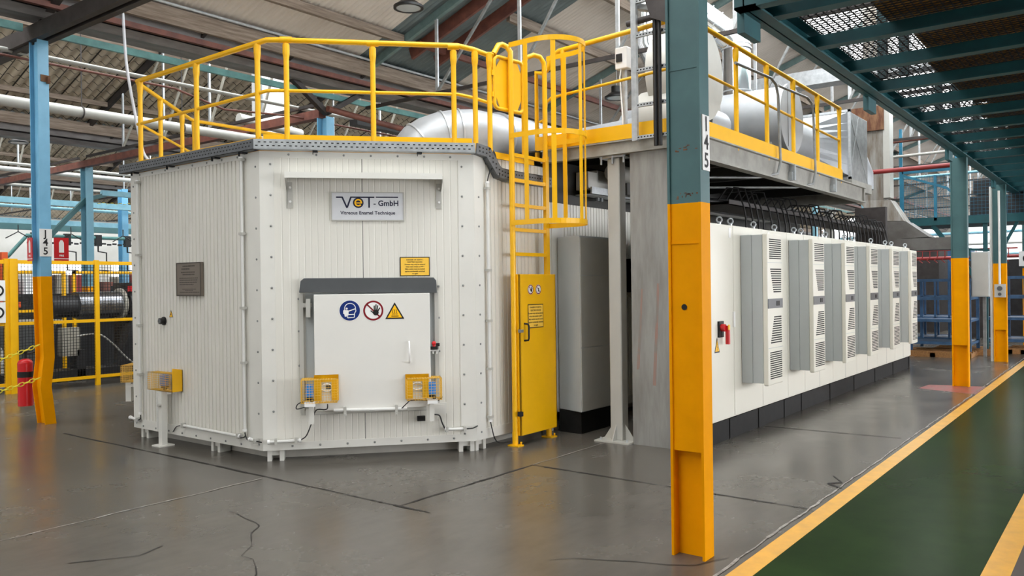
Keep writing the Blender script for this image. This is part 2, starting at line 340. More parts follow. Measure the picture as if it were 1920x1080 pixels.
for k, yb in enumerate(BAYS):
    base = MB().box(XR0, XR1, yb + 8.15, yb + 8.2, zroof(yb + 8.2, yb) - .02, zroof(yb + 8.2, yb) + .1)
    c = struct('ceiling', base, SHEET_TEAL); ROOFS[k] = c
    if k == 1:
        roof_sheet(c, 'roof_sheeting', XR0, 9.15, yb + 3.85, yb + 8.2, yb, SHEET)
        roof_sheet(c, 'roof_sheeting', 9.15, 11.6, yb + 3.85, yb + 8.2, yb, SHEET_TEAL)
        roof_sheet(c, 'roof_sheeting', 11.6, XR1, yb + 3.85, yb + 8.2, yb, SHEET)
        struct('translucent_sheet', MB().prism([(XR0, yb + .1, zroof(yb + .1, yb)), (XR1, yb + .1, zroof(yb + .1, yb)), (XR1, yb + 3.85, zroof(yb + 3.85, yb)), (XR0, yb + 3.85, zroof(yb + 3.85, yb))], (0, 0, .02)), SKYSHEET, c)
    else:
        ys = yb + (2.6 if k > 1 else .1)
        roof_sheet(c, 'roof_sheeting', XR0, XR1, ys, yb + 8.2, yb, SHEET_FAR if k > 1 else SHEET, pitch=.19, amp=.03)
        if k > 1: struct('translucent_sheet', MB().prism([(XR0, yb + .1, zroof(yb + .1, yb)), (XR1, yb + .1, zroof(yb + .1, yb)), (XR1, ys, zroof(ys, yb)), (XR0, ys, zroof(ys, yb))], (0, 0, .02)), SKYSHEET, c)  # glowing strip added out of view to brighten the far bays
    if k == 0: continue
    w = struct('window_%d' % k, MB().box(4.0 if k == 1 else XR0, XR1, yb - .03, yb + .0, 5.62, zroof(yb + .1, yb) - .12), GLASS)
    fr = MB()
    for i in range(46): fr.box(XR0 + i * 1.5, XR0 + i * 1.5 + .06, yb - .06, yb + .05, 5.5, zroof(yb + .1, yb) - .02)
    fr.box(XR0, XR1, yb - .06, yb + .06, 5.42, 5.62); fr.box(XR0, XR1, yb - .06, yb + .06, zroof(yb, yb) - .14, zroof(yb, yb))
    fr.box(XR0, XR1, yb - .05, yb + .04, 6.9, 6.95)
    struct('glazing_bars', fr, TEAL, w)
# far walls
wl = struct('wall_left', MB().box(XR0, XR1, 44.3, 44.5, 0, 6), WALL_PALE)
wb_ = struct('wall_back_blocker', MB().box(XR0 - .2, XR0, -16, 44.5, 0, 9), WALL_PALE)  # unseen wall behind the camera, added to block sky light
for i in range(2, 6): struct('window_%d' % (80 + i), MB().box(XR0 + .01, XR0 + .05, -8 + i * 6, -4 + i * 6, 1.4, 4.6), REAR_FILL_MAT)  # unseen glowing panels, added as soft fill for the cabin side
we = struct('wall_far', MB().box(XR1, XR1 + .2, -14, 44.5, 0, 9), WALL_PALE)
wr = struct('wall_right', MB().box(XR0, XR1, -9.2, -9, 0, .7).box(XR0, XR1, -9.2, -9, 3.6, 6), WALL_PALE)
for i in range(8):
    struct('window_%d' % (60 + i), MB().box(2.2 + i * 4.2, 6.0 + i * 4.2, -9.15, -9.05, .7, 3.6), SIDE_FILL_MAT)  # glowing panels added out of view to light faces under the deck
struct('wall_right_piers', MB().box(XR0, 2.2, -9.2, -9, .7, 3.6).box(35.6, XR1, -9.2, -9, .7, 3.6), WALL_PALE, wr)
for i in range(9):
    struct('window_%d' % (20 + i), MB().box(4 + i * 6, 8.4 + i * 6, 44.2, 44.28, 2.3, 4.2), FARGLASS)
for i in range(7):
    struct('window_%d' % (40 + i), MB().box(XR1 - .1, XR1 - .02, -9 + i * 5, -5.6 + i * 5, 1.2, 6.2), FARGLASS)

# ---------------------------------------------------------------- valley gutters, purlins, trusses
def gutter(yb, n):
    y = yb + 8.2; first = n == 1
    g = thing('valley_gutter', 'long grey sheet metal gutter along the valley %s' % ('just behind the white cabin', 'one bay beyond the blue J45 column', 'two bays beyond the blue J45 column')[n - 1], 'gutter', (0, y, 4.7), 'valley gutters of the saw-tooth roof')
    obj('trough', MB().prism([(XR0, y - .16, 5.30), (XR0, y + .26, 5.30), (XR0, y + .30, 4.98), (XR0, y - .08, 4.98)], (XR1 - XR0, 0, 0)), GUTTER, g)
    obj('eave_board', MB().prism([(XR0, y - .22, 5.33), (XR0, y - .16, 5.33), (XR0, y - .16, 5.10), (XR0, y - .22, 5.10)], (XR1 - XR0, 0, 0)), TIMBER, g)
    obj('lower_apron', MB().prism([(XR0, y - .04, 4.95), (XR0, y + .36, 4.97), (XR0, y + .36, 4.87), (XR0, y + .05, 4.87)], (XR1 - XR0, 0, 0)), GUTTER, g)
    b = MB()
    for i in range(38): b.bar((4.9 + i * 1.45, y - .18, 5.12), (4.9 + i * 1.45, y + .3, 4.92), .05, .05)
    obj('gutter_bracket', b, DARK_STEEL, g, kind='stuff')
for k in (1, 2, 3): gutter(BAYS[k], k)
solo('conduit_pipe', MB().tube([(XR0, 10.06, 5.36), (60, 10.06, 5.36)], .022), GALV_LIGHT, 'pale conduit pipe running along the eave above the gutter behind the cabin', 'pipe')
solo('steel_channel', MB().prism([(XR0, 10.14, 5.02), (XR0, 10.2, 5.02), (XR0, 10.2, 4.95), (XR0, 10.14, 4.95)], (56, 0, 0)), BROWN_STEEL, 'dark red oxide channel under the gutter behind the cabin', 'beam')
solo('copper_pipe', MB().tube([(XR0, 10.12, 5.2), (10, 10.1, 5.19), (60, 10.12, 5.2)], .011), mat('copper', (196, 112, 88), .4, .5), 'thin coppery pipe clipped along the timber eave board', 'pipe')
def purlin(y, yb, x0, x1, m, label, w=.07, h=.16, grp=None):
    z = zroof(y, yb) - .03
    solo('roof_purlin', MB().prism([(x0, y - w / 2, z), (x0, y + w / 2, z), (x0, y + w / 2, z - h), (x0, y - w / 2, z - h)], (x1 - x0, 0, 0)), m, label, 'purlin', grp)
purlin(9.37, 2.1, XR0, 9.4, TIMBER, 'weathered timber purlin under the roof, left of the teal rafter', h=.13)
purlin(9.37, 2.1, 9.75, 60, BROWN_STEEL, 'red-brown steel purlin under the roof, nearest the gutter', h=.1)
purlin(8.15, 2.1, 10.6, 60, TIMBER, 'weathered timber purlin high above the yellow ladder cage', h=.16)
purlin(7.0, 2.1, XR0, 60, TIMBER, 'weathered timber purlin high over the furnace roof ducts')
purlin(5.8, 2.1, XR0, 60, TIMBER, 'timber purlin at the edge of the bright roof sheets')
for yb in BAYS[2:5]:
    for j in range(3):
        purlin(yb + 7.2 - 2.1 * j, yb, XR0, 60, TIMBER, 'timber purlin %s from the gutter, %s wire-netted roof bay beyond the cabin' % (('lowest', 'middle', 'highest')[j], ('first', 'second', 'third')[BAYS.index(yb) - 2]), grp='purlins of the far roof bays', w=.08, h=.1)
def truss(x, yb, label, grp='roof trusses', near=False):
    y0, y1 = yb + .1, yb + 8.2
    t = thing('roof_truss', label, 'roof truss', (x, y1, 4.6), grp)
    zr = lambda y: zroof(y, yb) - .09
    obj('rafter', MB().bar((x, y0, zr(y0)), (x, y1, zr(y1)), .07, .12), RAFTER_TEAL if near else DARK_STEEL, t)
    obj('bottom_tie', MB().bar((x, y0, 4.62), (x, y1, 4.62), .05, .05), DARK_STEEL, t)
    ys = [y0 + 8.1 * q for q in (.2, .4, .6, .8)]
    for j, y in enumerate(ys):
        obj('hanger', MB().bar((x, y, 4.64), (x, y, zr(y)), .05, .03), GALV_LIGHT, t)
    for a, b in ((y0, ys[0]), (ys[0], ys[1]), (ys[1], ys[2]), (ys[2], ys[3])):
        obj('diagonal_brace', MB().bar((x, b, 4.64), (x, a, zr(a) if a > y0 else zr(y0) - .1), .035, .035), GALV if near else MACHINE_GREY, t)
    return t
for i, x in enumerate((9.45, 14.35, 19.0, 23.6, 28.2, 33., 38., 44.)):
    truss(x, 2.1, '%s steel roof truss over the furnace ducts, counted from the cabin' % NTH[i], near=True)
for yb in (10.5, 19.0, 27.5):
    for i, x in enumerate((4.36, 8.75, 13.1, 17.5, 21.9, 26.3, 31, 36)):
        truss(x, yb, '%s steel roof truss from the left, %s roof bay beyond the cabin' % (NTH[i], ('first', 'second', 'third')[BAYS.index(yb) - 2]), 'roof trusses of the far bays')
for x, s in ((9.82, 1), (10.42, 1)):
    solo('roof_beam', MB().bar((x, 2.3, zroof(2.3, 2.1) - .12), (x, 9.6, zroof(9.6, 2.1) - .12), .05, .2), BROWN_STEEL, ('left' if x < 10 else 'right') + ' one of two deep red-brown rafters under the grey-blue roof sheets', 'beam', 'pair of red-brown rafters')

def tube_thing(name, pts, r, m, label, cat='pipe', grp=None, n=10): return solo(name, MB().tube(pts, r, n), m, label, cat, grp)
tube_thing('roof_pipe', [(XR0, 12, 4.16), (8.6, 12, 4.16)], .075, GREY_PAINT, 'thick pale grey pipe hanging behind the blue column at left')
for i, x in enumerate((5.55, 7.1, 8.5)):
    solo('pipe_hanger', MB().tube([(x, 12, 4.24), (x, 12, 5.0 + .3)], .008).tube(arc((x, 12, 4.16), .085, 0, 360, 14, (0, 1, 0), (0, 0, 1))[:-1], .01, closed=True), DARK_STEEL,
         'thin rod hanger holding the thick grey roof pipe, %s one' % ('left', 'middle', 'right')[i], 'pipe hanger', 'hangers of the grey roof pipe')
tube_thing('roof_pipe', [(XR0, 11.2, 4.63), (30, 11.2, 4.63)], .03, GREY_PAINT, 'thin pale pipe under the teal roof beam')
tube_thing('roof_pipe', [(XR0, 11.0, 4.52), (6.4, 11.0, 4.50), (7.2, 11, 4.33), (8.4, 11, 4.42), (14, 11, 4.4)], .016, BROWN_STEEL, 'thin sagging brown pipe below the teal roof beam')
solo('roof_beam', MB().box(4.5, 40, 10.53, 10.58, 4.71, 4.80), TEAL, 'teal steel beam spanning between column tops behind the cabin', 'beam')
solo('roof_beam', MB().box(-4, 4.2, 10.53, 10.58, 4.71, 4.80), TEAL, 'teal steel beam left of the blue column top', 'beam')
solo('roof_beam', MB().box(4.28, 4.36, 4.5, 19, 4.62, 4.80).box(4.42, 4.5, 4.5, 19, 4.62, 4.8), DARK_STEEL, 'dark grimy double beam crossing over the blue column', 'beam')
solo('roof_beam', MB().bar((4.4, 10.5, 4.9), (4.4, 8.2, 5.9), .1, .12), DARK_STEEL, 'dark grimy strut rising from the blue column top', 'beam')
solo('roof_beam', MB().box(8.68, 8.82, 10.6, 34, 4.38, 4.52), BROWN_STEEL, 'red-brown beam sloping away behind the railing at left', 'beam')
tube_thing('roof_pipe', [(8.7, 10.4, 4.5), (9.6, 10.4, 4.45), (12, 10.4, 4.35), (24, 10.4, 4.35)], .05, BROWN_STEEL, 'red-brown pipe behind the silver roof duct')
solo('roof_brace', MB().bar((8.75, 10.5, 4.45), (8.0, 10.5, 4.95), .1, .08).bar((8.75, 10.5, 4.45), (9.6, 10.5, 4.95), .1, .08), DARK_STEEL, 'dark V-shaped knee brace on the column top behind the railing', 'brace')
solo('roof_channel', MB().box(9.6, 13, 10.7, 10.9, 4.42, 4.52), BLACK, 'black cable channel beyond the railing, left of the silver duct', 'channel')
for i, (y, z) in enumerate(((20.5, 4.55), (20.5, 4.42), (24, 4.5), (28, 4.3), (33, 4.0), (33, 3.75))):
    tube_thing('roof_pipe', [(-4, y, z), (40, y, z)], .035 + .02 * (i % 2), (GREY_PAINT, WHITE_PIPE, GREY_PAINT, PALE_BLUE, WHITE_PIPE, RED_PIPE)[i], '%s pipe hung under the far roof at left, %s of six' % (('grey', 'white', 'grey', 'pale blue', 'white', 'red')[i], NTH[i]), grp='far roof pipes')
for i, (y, z, h, m) in enumerate(((21, 3.7, .14, PALE_BLUE), (26, 3.55, .2, PALE_BLUE), (30, 3.75, .25, PALE_BLUE), (34, 3.3, .2, COL_BLUE), (23.5, 3.25, .16, COL_TEAL))):
    solo('roof_beam', MB().box(-4, 34, y, y + .12, z, z + h), m, '%s horizontal beam under the far roof at left, %s of five' % (('pale blue', 'pale blue', 'pale blue', 'light blue', 'teal blue')[i], NTH[i]), 'beam', 'far blue beams')
def vtrunk(): pass
# red services pipe and sprinkler runs at the far right
tube_thing('service_pipe', [(17, 4.4, 3.72), (17, -2, 3.75)], .045, RED_PIPE, 'thick red pipe crossing behind the end of the platform')
tube_thing('service_pipe', [(19, 4.6, 4.25), (19, 1, 4.3)], .03, GREY_PAINT, 'thin grey pipe above the thick red pipe at right')
tube_thing('service_pipe', [(21, 5.6, 4.0), (21, 1, 4.05)], .03, PALE_BLUE, 'thin pale blue pipe behind the red pipe at right')
tube_thing('service_pipe', [(19.5, 4.4, 4.65), (19.5, 2.2, 4.7)], .03, BROWN_STEEL, 'thin dark red pipe above the grey pipe at right')
for i in range(6):
    tube_thing('service_pipe', [(26 + i * 3.1, 9, 2.2 + .5 * (i % 4)), (26 + i * 3.1, -4, 2.25 + .5 * (i % 4))], .05, (RED_PIPE, WHITE_PIPE, PALE_BLUE)[i % 3], '%s distant pipe crossing the hall beyond the cabinets, %s away' % (('red', 'white', 'pale blue')[i % 3], NTH[i]), grp='distant crossing pipes')

# ---------------------------------------------------------------- columns
def hcol(name, x, y, ztop, zc, base_m, top_m, label, w=.22, fl_=.16, cap=.62, group='building columns', web=.05, parts=True, cover=True):
    """rolled column: flanges face +Y / -Y, recess faces -X, painted yellow below zc"""
    t = thing(name, label, 'column', (x, y, 0), group)
    def sec(z0, z1, c):
        mb = MB(); tf = .016
        mb.box(x, x + fl_, y - w / 2, y - w / 2 + tf, z0, z1); mb.box(x, x + fl_, y + w / 2 - tf, y + w / 2, z0, z1)
        mb.box(x + fl_ * .55, x + fl_ * .55 + .012, y - w / 2 + tf, y + w / 2 - tf, z0, z1)
        if c: mb.box(x + .012, x + .022, y - w / 2 + tf, y + w / 2 - tf, max(z0, cap), z1)
        return mb
    obj('yellow_shaft', sec(0, zc, cover), base_m, t)
    obj('painted_shaft', sec(zc, ztop, cover), top_m, t)
    return t
I45 = hcol('steel_column', 4.37, 2.09, 5.3, 2.065, COL_YELLOW, COL_TEAL, 'nearest steel column, teal above yellow, lettered I45', w=.21, fl_=.125)
M45 = frame((4.37, 1.985, 0), (1, 0), (0, 1))
random.seed(17)
for zc, n in ((2.372, 9), (2.10, 12)):
    mb = MB()
    for i in range(n):
        y = 2.0 + random.uniform(0, .14); z = zc + random.uniform(-.012, .022); w = random.uniform(.004, .022)
        mb.box(4.3805, 4.3815, y, y + w, z, z + random.uniform(.003, .01))
    obj('chipped_paint', mb, RUST, I45)
pl = obj('column_number_plate', MB(M45).box(.022, .118, -.006, 0, 2.25, 2.57), SIGN_WHITE, I45, label='white plate with I45')
for ch, z in (('I', 2.515), ('4', 2.41), ('5', 2.305)): text('lettering', ch, M45, .07, z, .12, INK, pl, -.008, bold=.002)
wb = obj('weld_bead', MB().box(4.376, 4.384, 2.002, 2.178, 1.828, 1.834), COL_YELLOW, I45)
obj('weld_bead', MB().box(4.378, 4.383, 2.002, 2.178, 2.842, 2.848), COL_TEAL, I45)
obj('round_hole', MB(frame((4.381, 2.18, 0), (0, -1), (1, 0))).flat(disc2(.08, 1.46, .018, 20), -.002), SLOT, I45)
J45 = thing('steel_column', 'light blue column with yellow foot, lettered J45, left of the cabin', 'column', (4.30, 10.53, 0), 'building columns')
def jsec(z0, z1, dx0=0, dx1=0, dy0=0, dy1=0):
    x, y, w, f = 4.31, 10.53, .23, .125
    mb = MB()
    def q(a, b, c, d):
        mb.add([(a + dx0, c + dy0, z0), (b + dx0, c + dy0, z0), (b + dx0, d + dy0, z0), (a + dx0, d + dy0, z0), (a + dx1, c + dy1, z1), (b + dx1, c + dy1, z1), (b + dx1, d + dy1, z1), (a + dx1, d + dy1, z1)],
               [(0, 3, 2, 1), (4, 5, 6, 7), (0, 1, 5, 4), (1, 2, 6, 5), (2, 3, 7, 6), (3, 0, 4, 7)])
    q(x, x + f, y - w / 2, y - w / 2 + .014); q(x, x + f, y + w / 2 - .014, y + w / 2); q(x + f * .35, x + f * .35 + .012, y - w / 2 + .014, y + w / 2 - .014)
    return mb
a = jsec(0, .45, .03, -.02, .0, .0); b_ = jsec(.45, .8, -.02, .02); c_ = jsec(.8, 1.78, .02, .0)
for o_ in (b_, c_):
    n0 = len(a.v); a.v += o_.v; a.f += [tuple(i + n0 for i in f) for f in o_.f]; a.sm += o_.sm
obj('yellow_shaft', a, COL_YELLOW, J45, label='bent and dented yellow foot')
obj('painted_shaft', jsec(1.78, 4.62), COL_BLUE, J45)
obj('rusty_bracket', MB().box(4.34, 4.44, 10.40, 10.42, 4.12, 4.2).box(4.40, 4.43, 10.36, 10.41, 4.10, 4.18), RUST, J45)
MJ = frame((4.30, 10.412, 0), (1, 0), (0, 1))
pl = obj('column_number_plate', MB(MJ).box(.0, .14, -.008, 0, 2.02, 2.35), SIGN_WHITE, J45, label='white plate with J45')
for ch, z in (('J', 2.29), ('4', 2.185), ('5', 2.08)): text('lettering', ch, MJ, .065, z, .12, INK, pl, -.010, bold=.002)
for i, (M_, x0, x1, z0, z1, lab) in enumerate(((MJ, .16, .33, 1.97, 2.25, 'red fire extinguisher sign, on the right of the blue column'),
        (frame((4.29, 10.66, 0), (0, -1), (1, 0)), -.04, .10, 1.97, 2.25, 'red fire extinguisher sign, on the left of the blue column'))):
    s = thing('fire_extinguisher_sign', lab, 'sign', (4.3, 10.5, 1.95), 'fire extinguisher signs on the blue column')
    bd = obj('board', MB(M_).box(x0, x1, -.012, -.004, z0, z1), RED, s)
    cx = (x0 + x1) / 2; hw = (x1 - x0) * .17
    obj('extinguisher_symbol', MB(M_).flat([(cx - hw, z0 + .1), (cx + hw, z0 + .1), (cx + hw, z1 - .06), (cx + hw * .4, z1 - .03), (cx - hw * .4, z1 - .03), (cx - hw, z1 - .06)], -.0135), SIGN_WHITE, s)
    obj('white_band', MB(M_).box(x0, x1, -.0135, -.012, z0 + .02, z0 + .03), SIGN_WHITE, s)
    text('lettering', 'FIRE', M_, cx, z0 + .062, .03, SIGN_WHITE, s, -.0135, bold=.001)
hcol('steel_column', 13.72, 2.12, 3.42, 1.92, COL_YELLOW, COL_TEAL, 'teal and yellow column standing on the red floor patch', cover=True, w=.22, fl_=.12)
c3 = hcol('steel_column', 18.2, 2.12, 3.42, 1.90, COL_YELLOW, COL_TEAL, 'teal and yellow column with conduit, behind the one on the red patch', w=.22, fl_=.12)
obj('conduit', MB().tube([(18.17, 2.12, 1.5), (18.17, 2.12, 2.05), (18.17, 2.12, 3.3)], .02), WHITE_PIPE, c3)
sk = obj('socket_box', MB().box(18.08, 18.18, 2.02, 2.2, 1.25, 1.5), GREY_PAINT, c3)
obj('socket_dial', MB().cyl((18.075, 2.11, 1.42), (18.06, 2.11, 1.42), .045).cyl((18.075, 2.11, 1.31), (18.06, 2.11, 1.31), .03), DARK_GREY, sk)
c4 = hcol('steel_column', 22.8, 2.07, 3.42, 1.85, COL_YELLOW, COL_TEAL, 'teal and yellow column at the right edge of the photo', w=.24)
obj('notice_board', MB().box(22.7, 22.76, 1.9, 2.25, 1.9, 2.25), SIGN_WHITE, c4)
obj('eye_symbol', MB().cyl((22.695, 2.07, 2.08), (22.69, 2.07, 2.08), .1, 20), INK, c4)
for i, x in enumerate((27.4, 32, 36.6)): hcol('steel_column', x, 2.07, 3.42, 1.85, COL_YELLOW, COL_TEAL, '%s distant teal and yellow column under the far end of the deck' % ('first', 'second', 'third')[i], w=.24)
hcol('steel_column', 8.68, 10.53, 4.38, 1.8, COL_YELLOW, COL_BLUE, 'blue column top seen through the cabin railing', w=.24, cover=False)
hcol('steel_column', 8.75, 18.9, 4.40, 1.7, COL_YELLOW, mat('dull_blue_column', (112, 160, 178), .45), 'dull blue column behind the yellow safety fence', w=.26, cover=False)
hcol('steel_column', 10.9, 21.5, 4.3, 1.7, COL_YELLOW, COL_BLUE, 'slim light blue column far behind the fence', w=.24, cover=False)
hcol('steel_column', 6.9, 24.5, 4.3, 1.7, COL_YELLOW, PALE_BLUE, 'pale blue post far behind the J45 column', w=.14, cover=False)
for i, x in enumerate((13.1, 17.5, 21.9)): hcol('steel_column', x, 10.53, 4.4, 1.8, COL_YELLOW, COL_BLUE, '%s blue column behind the roof ducts' % ('nearest', 'middle', 'farthest')[i], w=.24, cover=False)
sb = thing('switch_box', 'pale grey upright switch box standing between the second and third deck columns', 'switch box', (19.1, 2.55, 0))
obj('enclosure', MB().box(19.0, 19.3, 2.40, 2.72, 1.24, 2.16), COOLER_GREY, sb, bevel=.01)
obj('door', MB().box(18.985, 19.0, 2.42, 2.70, 1.26, 2.14), GREY_PAINT, sb)
obj('support', MB().box(19.3, 19.36, 2.5, 2.56, 0, 2.1), GALV, sb)
tube_thing('conduit_pipe', [(18.3, 2.27, 0), (18.3, 2.27, 3.4)], .03, WHITE_PIPE, 'white upright conduit beside the pale grey switch box')

# ================================================================ FURNACE CABIN
A = V((4.57, 6.41)); B = V((6.03, 5.10)); D = (B - A).normalized(); LC = (B - A).length
FC = frame((A.x, A.y, 0), (D.x, D.y), (-D.y, D.x))         # chamfered front with the furnace door
FL = frame((4.57, 8.72, 0), (0, -1), (1, 0)); LL = 8.72 - 6.41   # left face
FR = frame((6.03, 5.10, 0), (1, 0), (0, 1)); LR = 7.6            # right face
FB = frame((6.03, 10.03, 0), (-D.x * 0 - .7443, -.6678), (.6678, -.7443)); LB = 1.96
Z0, Z1 = .105, 2.865
cab = thing('furnace_cabin', 'large white ribbed sheet metal furnace cabin with cut corners and yellow rail', 'furnace', (6.5, 7.5, 0))
XE = 13.6
foot = [(4.6, 8.7), (4.6, 6.42), (6.05, 5.13), (XE, 5.13), (XE, 10.0), (6.05, 10.0)]
obj('core', MB().prism([(x, y, Z0 + .01) for x, y in foot][::-1], (0, 0, Z1 - Z0 - .02)), WHITE_PANEL, cab)
def ribs(M, s0, s1, pitch, depth, z0, z1, duty=.72):
    mb = MB(M); n = int((s1 - s0) / pitch); p = (s1 - s0) / n; vs = []
    for i in range(n):
        a = s0 + i * p; e = p * .07
        for (q, d) in ((a, 0), (a + p * duty, 0), (a + p * duty + e, depth), (a + p - e, depth)): vs.append((q, d))
    vs.append((s1, 0)); pts = []
    for q, d in vs: pts += [(q, -.022 + d, z0), (q, -.022 + d, z1)]
    k = len(vs); return mb.add(pts, [(2 * i, 2 * i + 2, 2 * i + 3, 2 * i + 1) for i in range(k - 1)])
TR = .115
obj('ribbed_panel', ribs(FL, .14, LL - .17, .062, .012, Z0 + .1, Z1 - .05), WHITE_PANEL, cab)
# front sandwich panels around the door opening
DO = (.352, 1.59, .44, 1.55)   # opening
for (s0, s1, z0, z1) in ((TR, DO[0] - .02, Z0 + .06, Z1 - .06), (DO[1] + .02, LC - .14, Z0 + .06, Z1 - .06), (DO[0] - .02, .913, DO[3], Z1 - .06), (.918, DO[1] + .02, DO[3], Z1 - .06),
                         (DO[0] - .02, .913, Z0 + .06, DO[2]), (.918, DO[1] + .02, Z0 + .06, DO[2])):
    obj('ribbed_panel', ribs(FC, s0, s1, .056, .003, z0, z1, .8), WHITE_PANEL, cab)
obj('panel_seam', MB(FC).box(.912, .919, -.02, 0, Z0 + .06, DO[2]).box(.912, .919, -.02, 0, DO[3], Z1 - .06), DARK_GREY, cab)
obj('ribbed_panel', ribs(FR, .13, LR, .062, .008, Z0 + .1, Z1), WHITE_PANEL, cab)
obj('ribbed_panel', ribs(FB, 0, LB, .062, .008, Z0, Z1), WHITE_PANEL, cab)
tm = []
def trim(M, x0, x1, z0, z1): obj('edge_trim', MB(M).box(x0, x1, -.028, 0, z0, z1), WHITE_TRIM, cab)
trim(FL, 0, .15, Z0, Z1); trim(FL, LL - .18, LL + .012, Z0, Z1); trim(FL, .15, LL - .18, Z0, Z0 + .1); trim(FL, .15, LL - .18, Z1 - .05, Z1)
trim(FC, -.012, TR, Z0, Z1); trim(FC, LC - .14, LC + .012, Z0, Z1); trim(FC, TR, LC - .14, Z0, Z0 + .07); trim(FC, TR, LC - .14, Z1 - .06, Z1)
trim(FR, -.012, .13, Z0, Z1); trim(FR, .13, LR, Z0, Z0 + .1); trim(FR, 1.3, 1.5, Z0, Z1); trim(FB, 0, .12, Z0, Z1)
# domed screws along the trims
sc0 = None
def screw(M, x, z):
    global sc0
    if sc0 is None:
        sc0 = obj('screw', MB().cyl((0, 0, 0), (0, -.004, 0), .0105, 10).ball((0, -.004, 0), .007, 8), GALV, cab); o = sc0
    else: o = sc0.copy(); C.objects.link(o)
    Mw = M @ Matrix.Translation((x, -.028, z))
    o.matrix_basis = Mw
for i in range(10):
    z = .18 + i * .285
    screw(FC, .085, z); screw(FC, LC - .105, z); screw(FL, LL - .045, z - .02); screw(FL, .06, z - .02)
    if i < 9: screw(FR, .06, z)
for i in range(7): screw(FC, .1 + .25 * (i + .6), Z1 - .03); screw(FC, .1 + .25 * (i + .6), Z0 + .035)
for i in range(8): screw(FL, .2 + .255 * i, Z0 + .03); screw(FL, .2 + .255 * i, Z1 - .025)
for z in (1.60, 1.30, .98): screw(FC, DO[0] - .03, z - .1); screw(FC, DO[1] + .03, z)
# plinth frame
obj('base_skirt', MB().prism([(4.72, 8.6, .0), (4.72, 6.5, .0), (6.1, 5.25, .0), (6.1, 10, 0)][::-1], (0, 0, .11)).box(6.1, XE, 5.25, 9.9, 0, .11), PLINTH_WHITE, cab)
for (M, s) in ((FL, .08), (FL, 1.42), (FC, .02), (FC, LC - .16), (FR, .02), (FR, 1.3)):
    obj('support_foot', MB(M).box(s, s + .04, .01, .13, 0, .11).box(s, s + .15, .03, .04, .05, .11).box(s + .11, s + .15, .01, .13, 0, .11), WHITE_TRIM, cab)
# door bay
obj('door_recess', MB(FC).box(DO[0], DO[1], -.012, .05, DO[2] + .02, DO[3]), COOLER_GREY, cab)
obj('door_frame', MB(FC).box(DO[0] - .025, DO[0] + .012, -.045, 0, DO[2], DO[3]).box(DO[1] - .012, DO[1] + .025, -.045, 0, DO[2], DO[3]).box(DO[0] + .012, DO[0] + .03, -.02, .0, DO[2], DO[3]).box(DO[0] - .02, DO[1] + .02, -.035, 0, DO[2] - .02, DO[2] + .025), GREY_PAINT, cab)
hood = obj('lintel_cover', MB(FC).prism([(.345 + .03, -.085, 1.69), (.345, -.085, 1.665), (.33, -.085, 1.558), (1.60, -.085, 1.540), (1.595, -.085, 1.655), (1.57, -.085, 1.685)], (0, .085, 0)), DARK_GREY, cab, .004)
dr = obj('furnace_door', MB(FC).box(.462, 1.528, -.12, -.03, .465, 1.538), WHITE_PAINT, cab, .006, label='square white swing door')
obj('door_handle', MB(FC).tube([(1.328, -.12, 1.085), (1.328, -.165, 1.075), (1.328, -.168, .98), (1.328, -.165, .90), (1.328, -.12, .89)], .0085), SIGN_WHITE, dr)
obj('hinge', MB(FC).box(.36, .44, -.07, -.03, 1.42, 1.46).box(.39, .43, -.09, -.03, 1.33, 1.50), GREY_PAINT, cab)
lb = obj('latch_bracket', MB(FC).box(1.515, 1.61, -.07, -.03, .985, 1.0).box(1.55, 1.565, -.07, -.03, .96, 1.0).box(1.585, 1.6, -.07, -.03, .96, 1.0), SIGN_WHITE, cab)
obj('latch', MB(FC).box(1.53, 1.60, -.09, -.05, 1.0, 1.03).box(1.59, 1.62, -.07, -.04, 1.03, 1.06), BLACK, lb)
obj('latch_knob', MB(FC).ball((1.565, -.08, 1.06), .022).cyl((1.565, -.08, 1.03), (1.565, -.08, 1.06), .014), RED, lb)
obj('bottom_rail', MB(FC).box(.40, 1.66, -.06, -.02, .43, .475), WHITE_TRIM, cab)
rc = obj('conduit', MB(FC).tube([(.63, -.14, .47), (1.30, -.14, .46)], .016, 10), WHITE_PIPE, cab)
for q in (.72, 1.19): obj('pipe_clip', MB(FC).box(q, q + .025, -.16, -.06, .43, .50).cyl((q + .013, -.15, .425), (q + .013, -.17, .425), .013), GREY_PAINT, rc)
obj('door_leg', MB(FC).box(.41, .455, -.20, -.14, .36, .52).box(.385, .41, -.18, -.15, .38, .50), WHITE_TRIM, cab)
obj('door_leg', MB(FC).box(1.505, 1.55, -.20, -.14, .34, .50).box(1.48, 1.505, -.18, -.15, .35, .49), WHITE_TRIM, cab)
obj('corner_plate', MB(FC).box(1.53, 1.68, -.05, -.028, .385, .49), WHITE_TRIM, cab)
obj('cable_gland_box', MB(FC).box(1.40, 1.475, -.07, -.02, .325, .37), INK, cab)
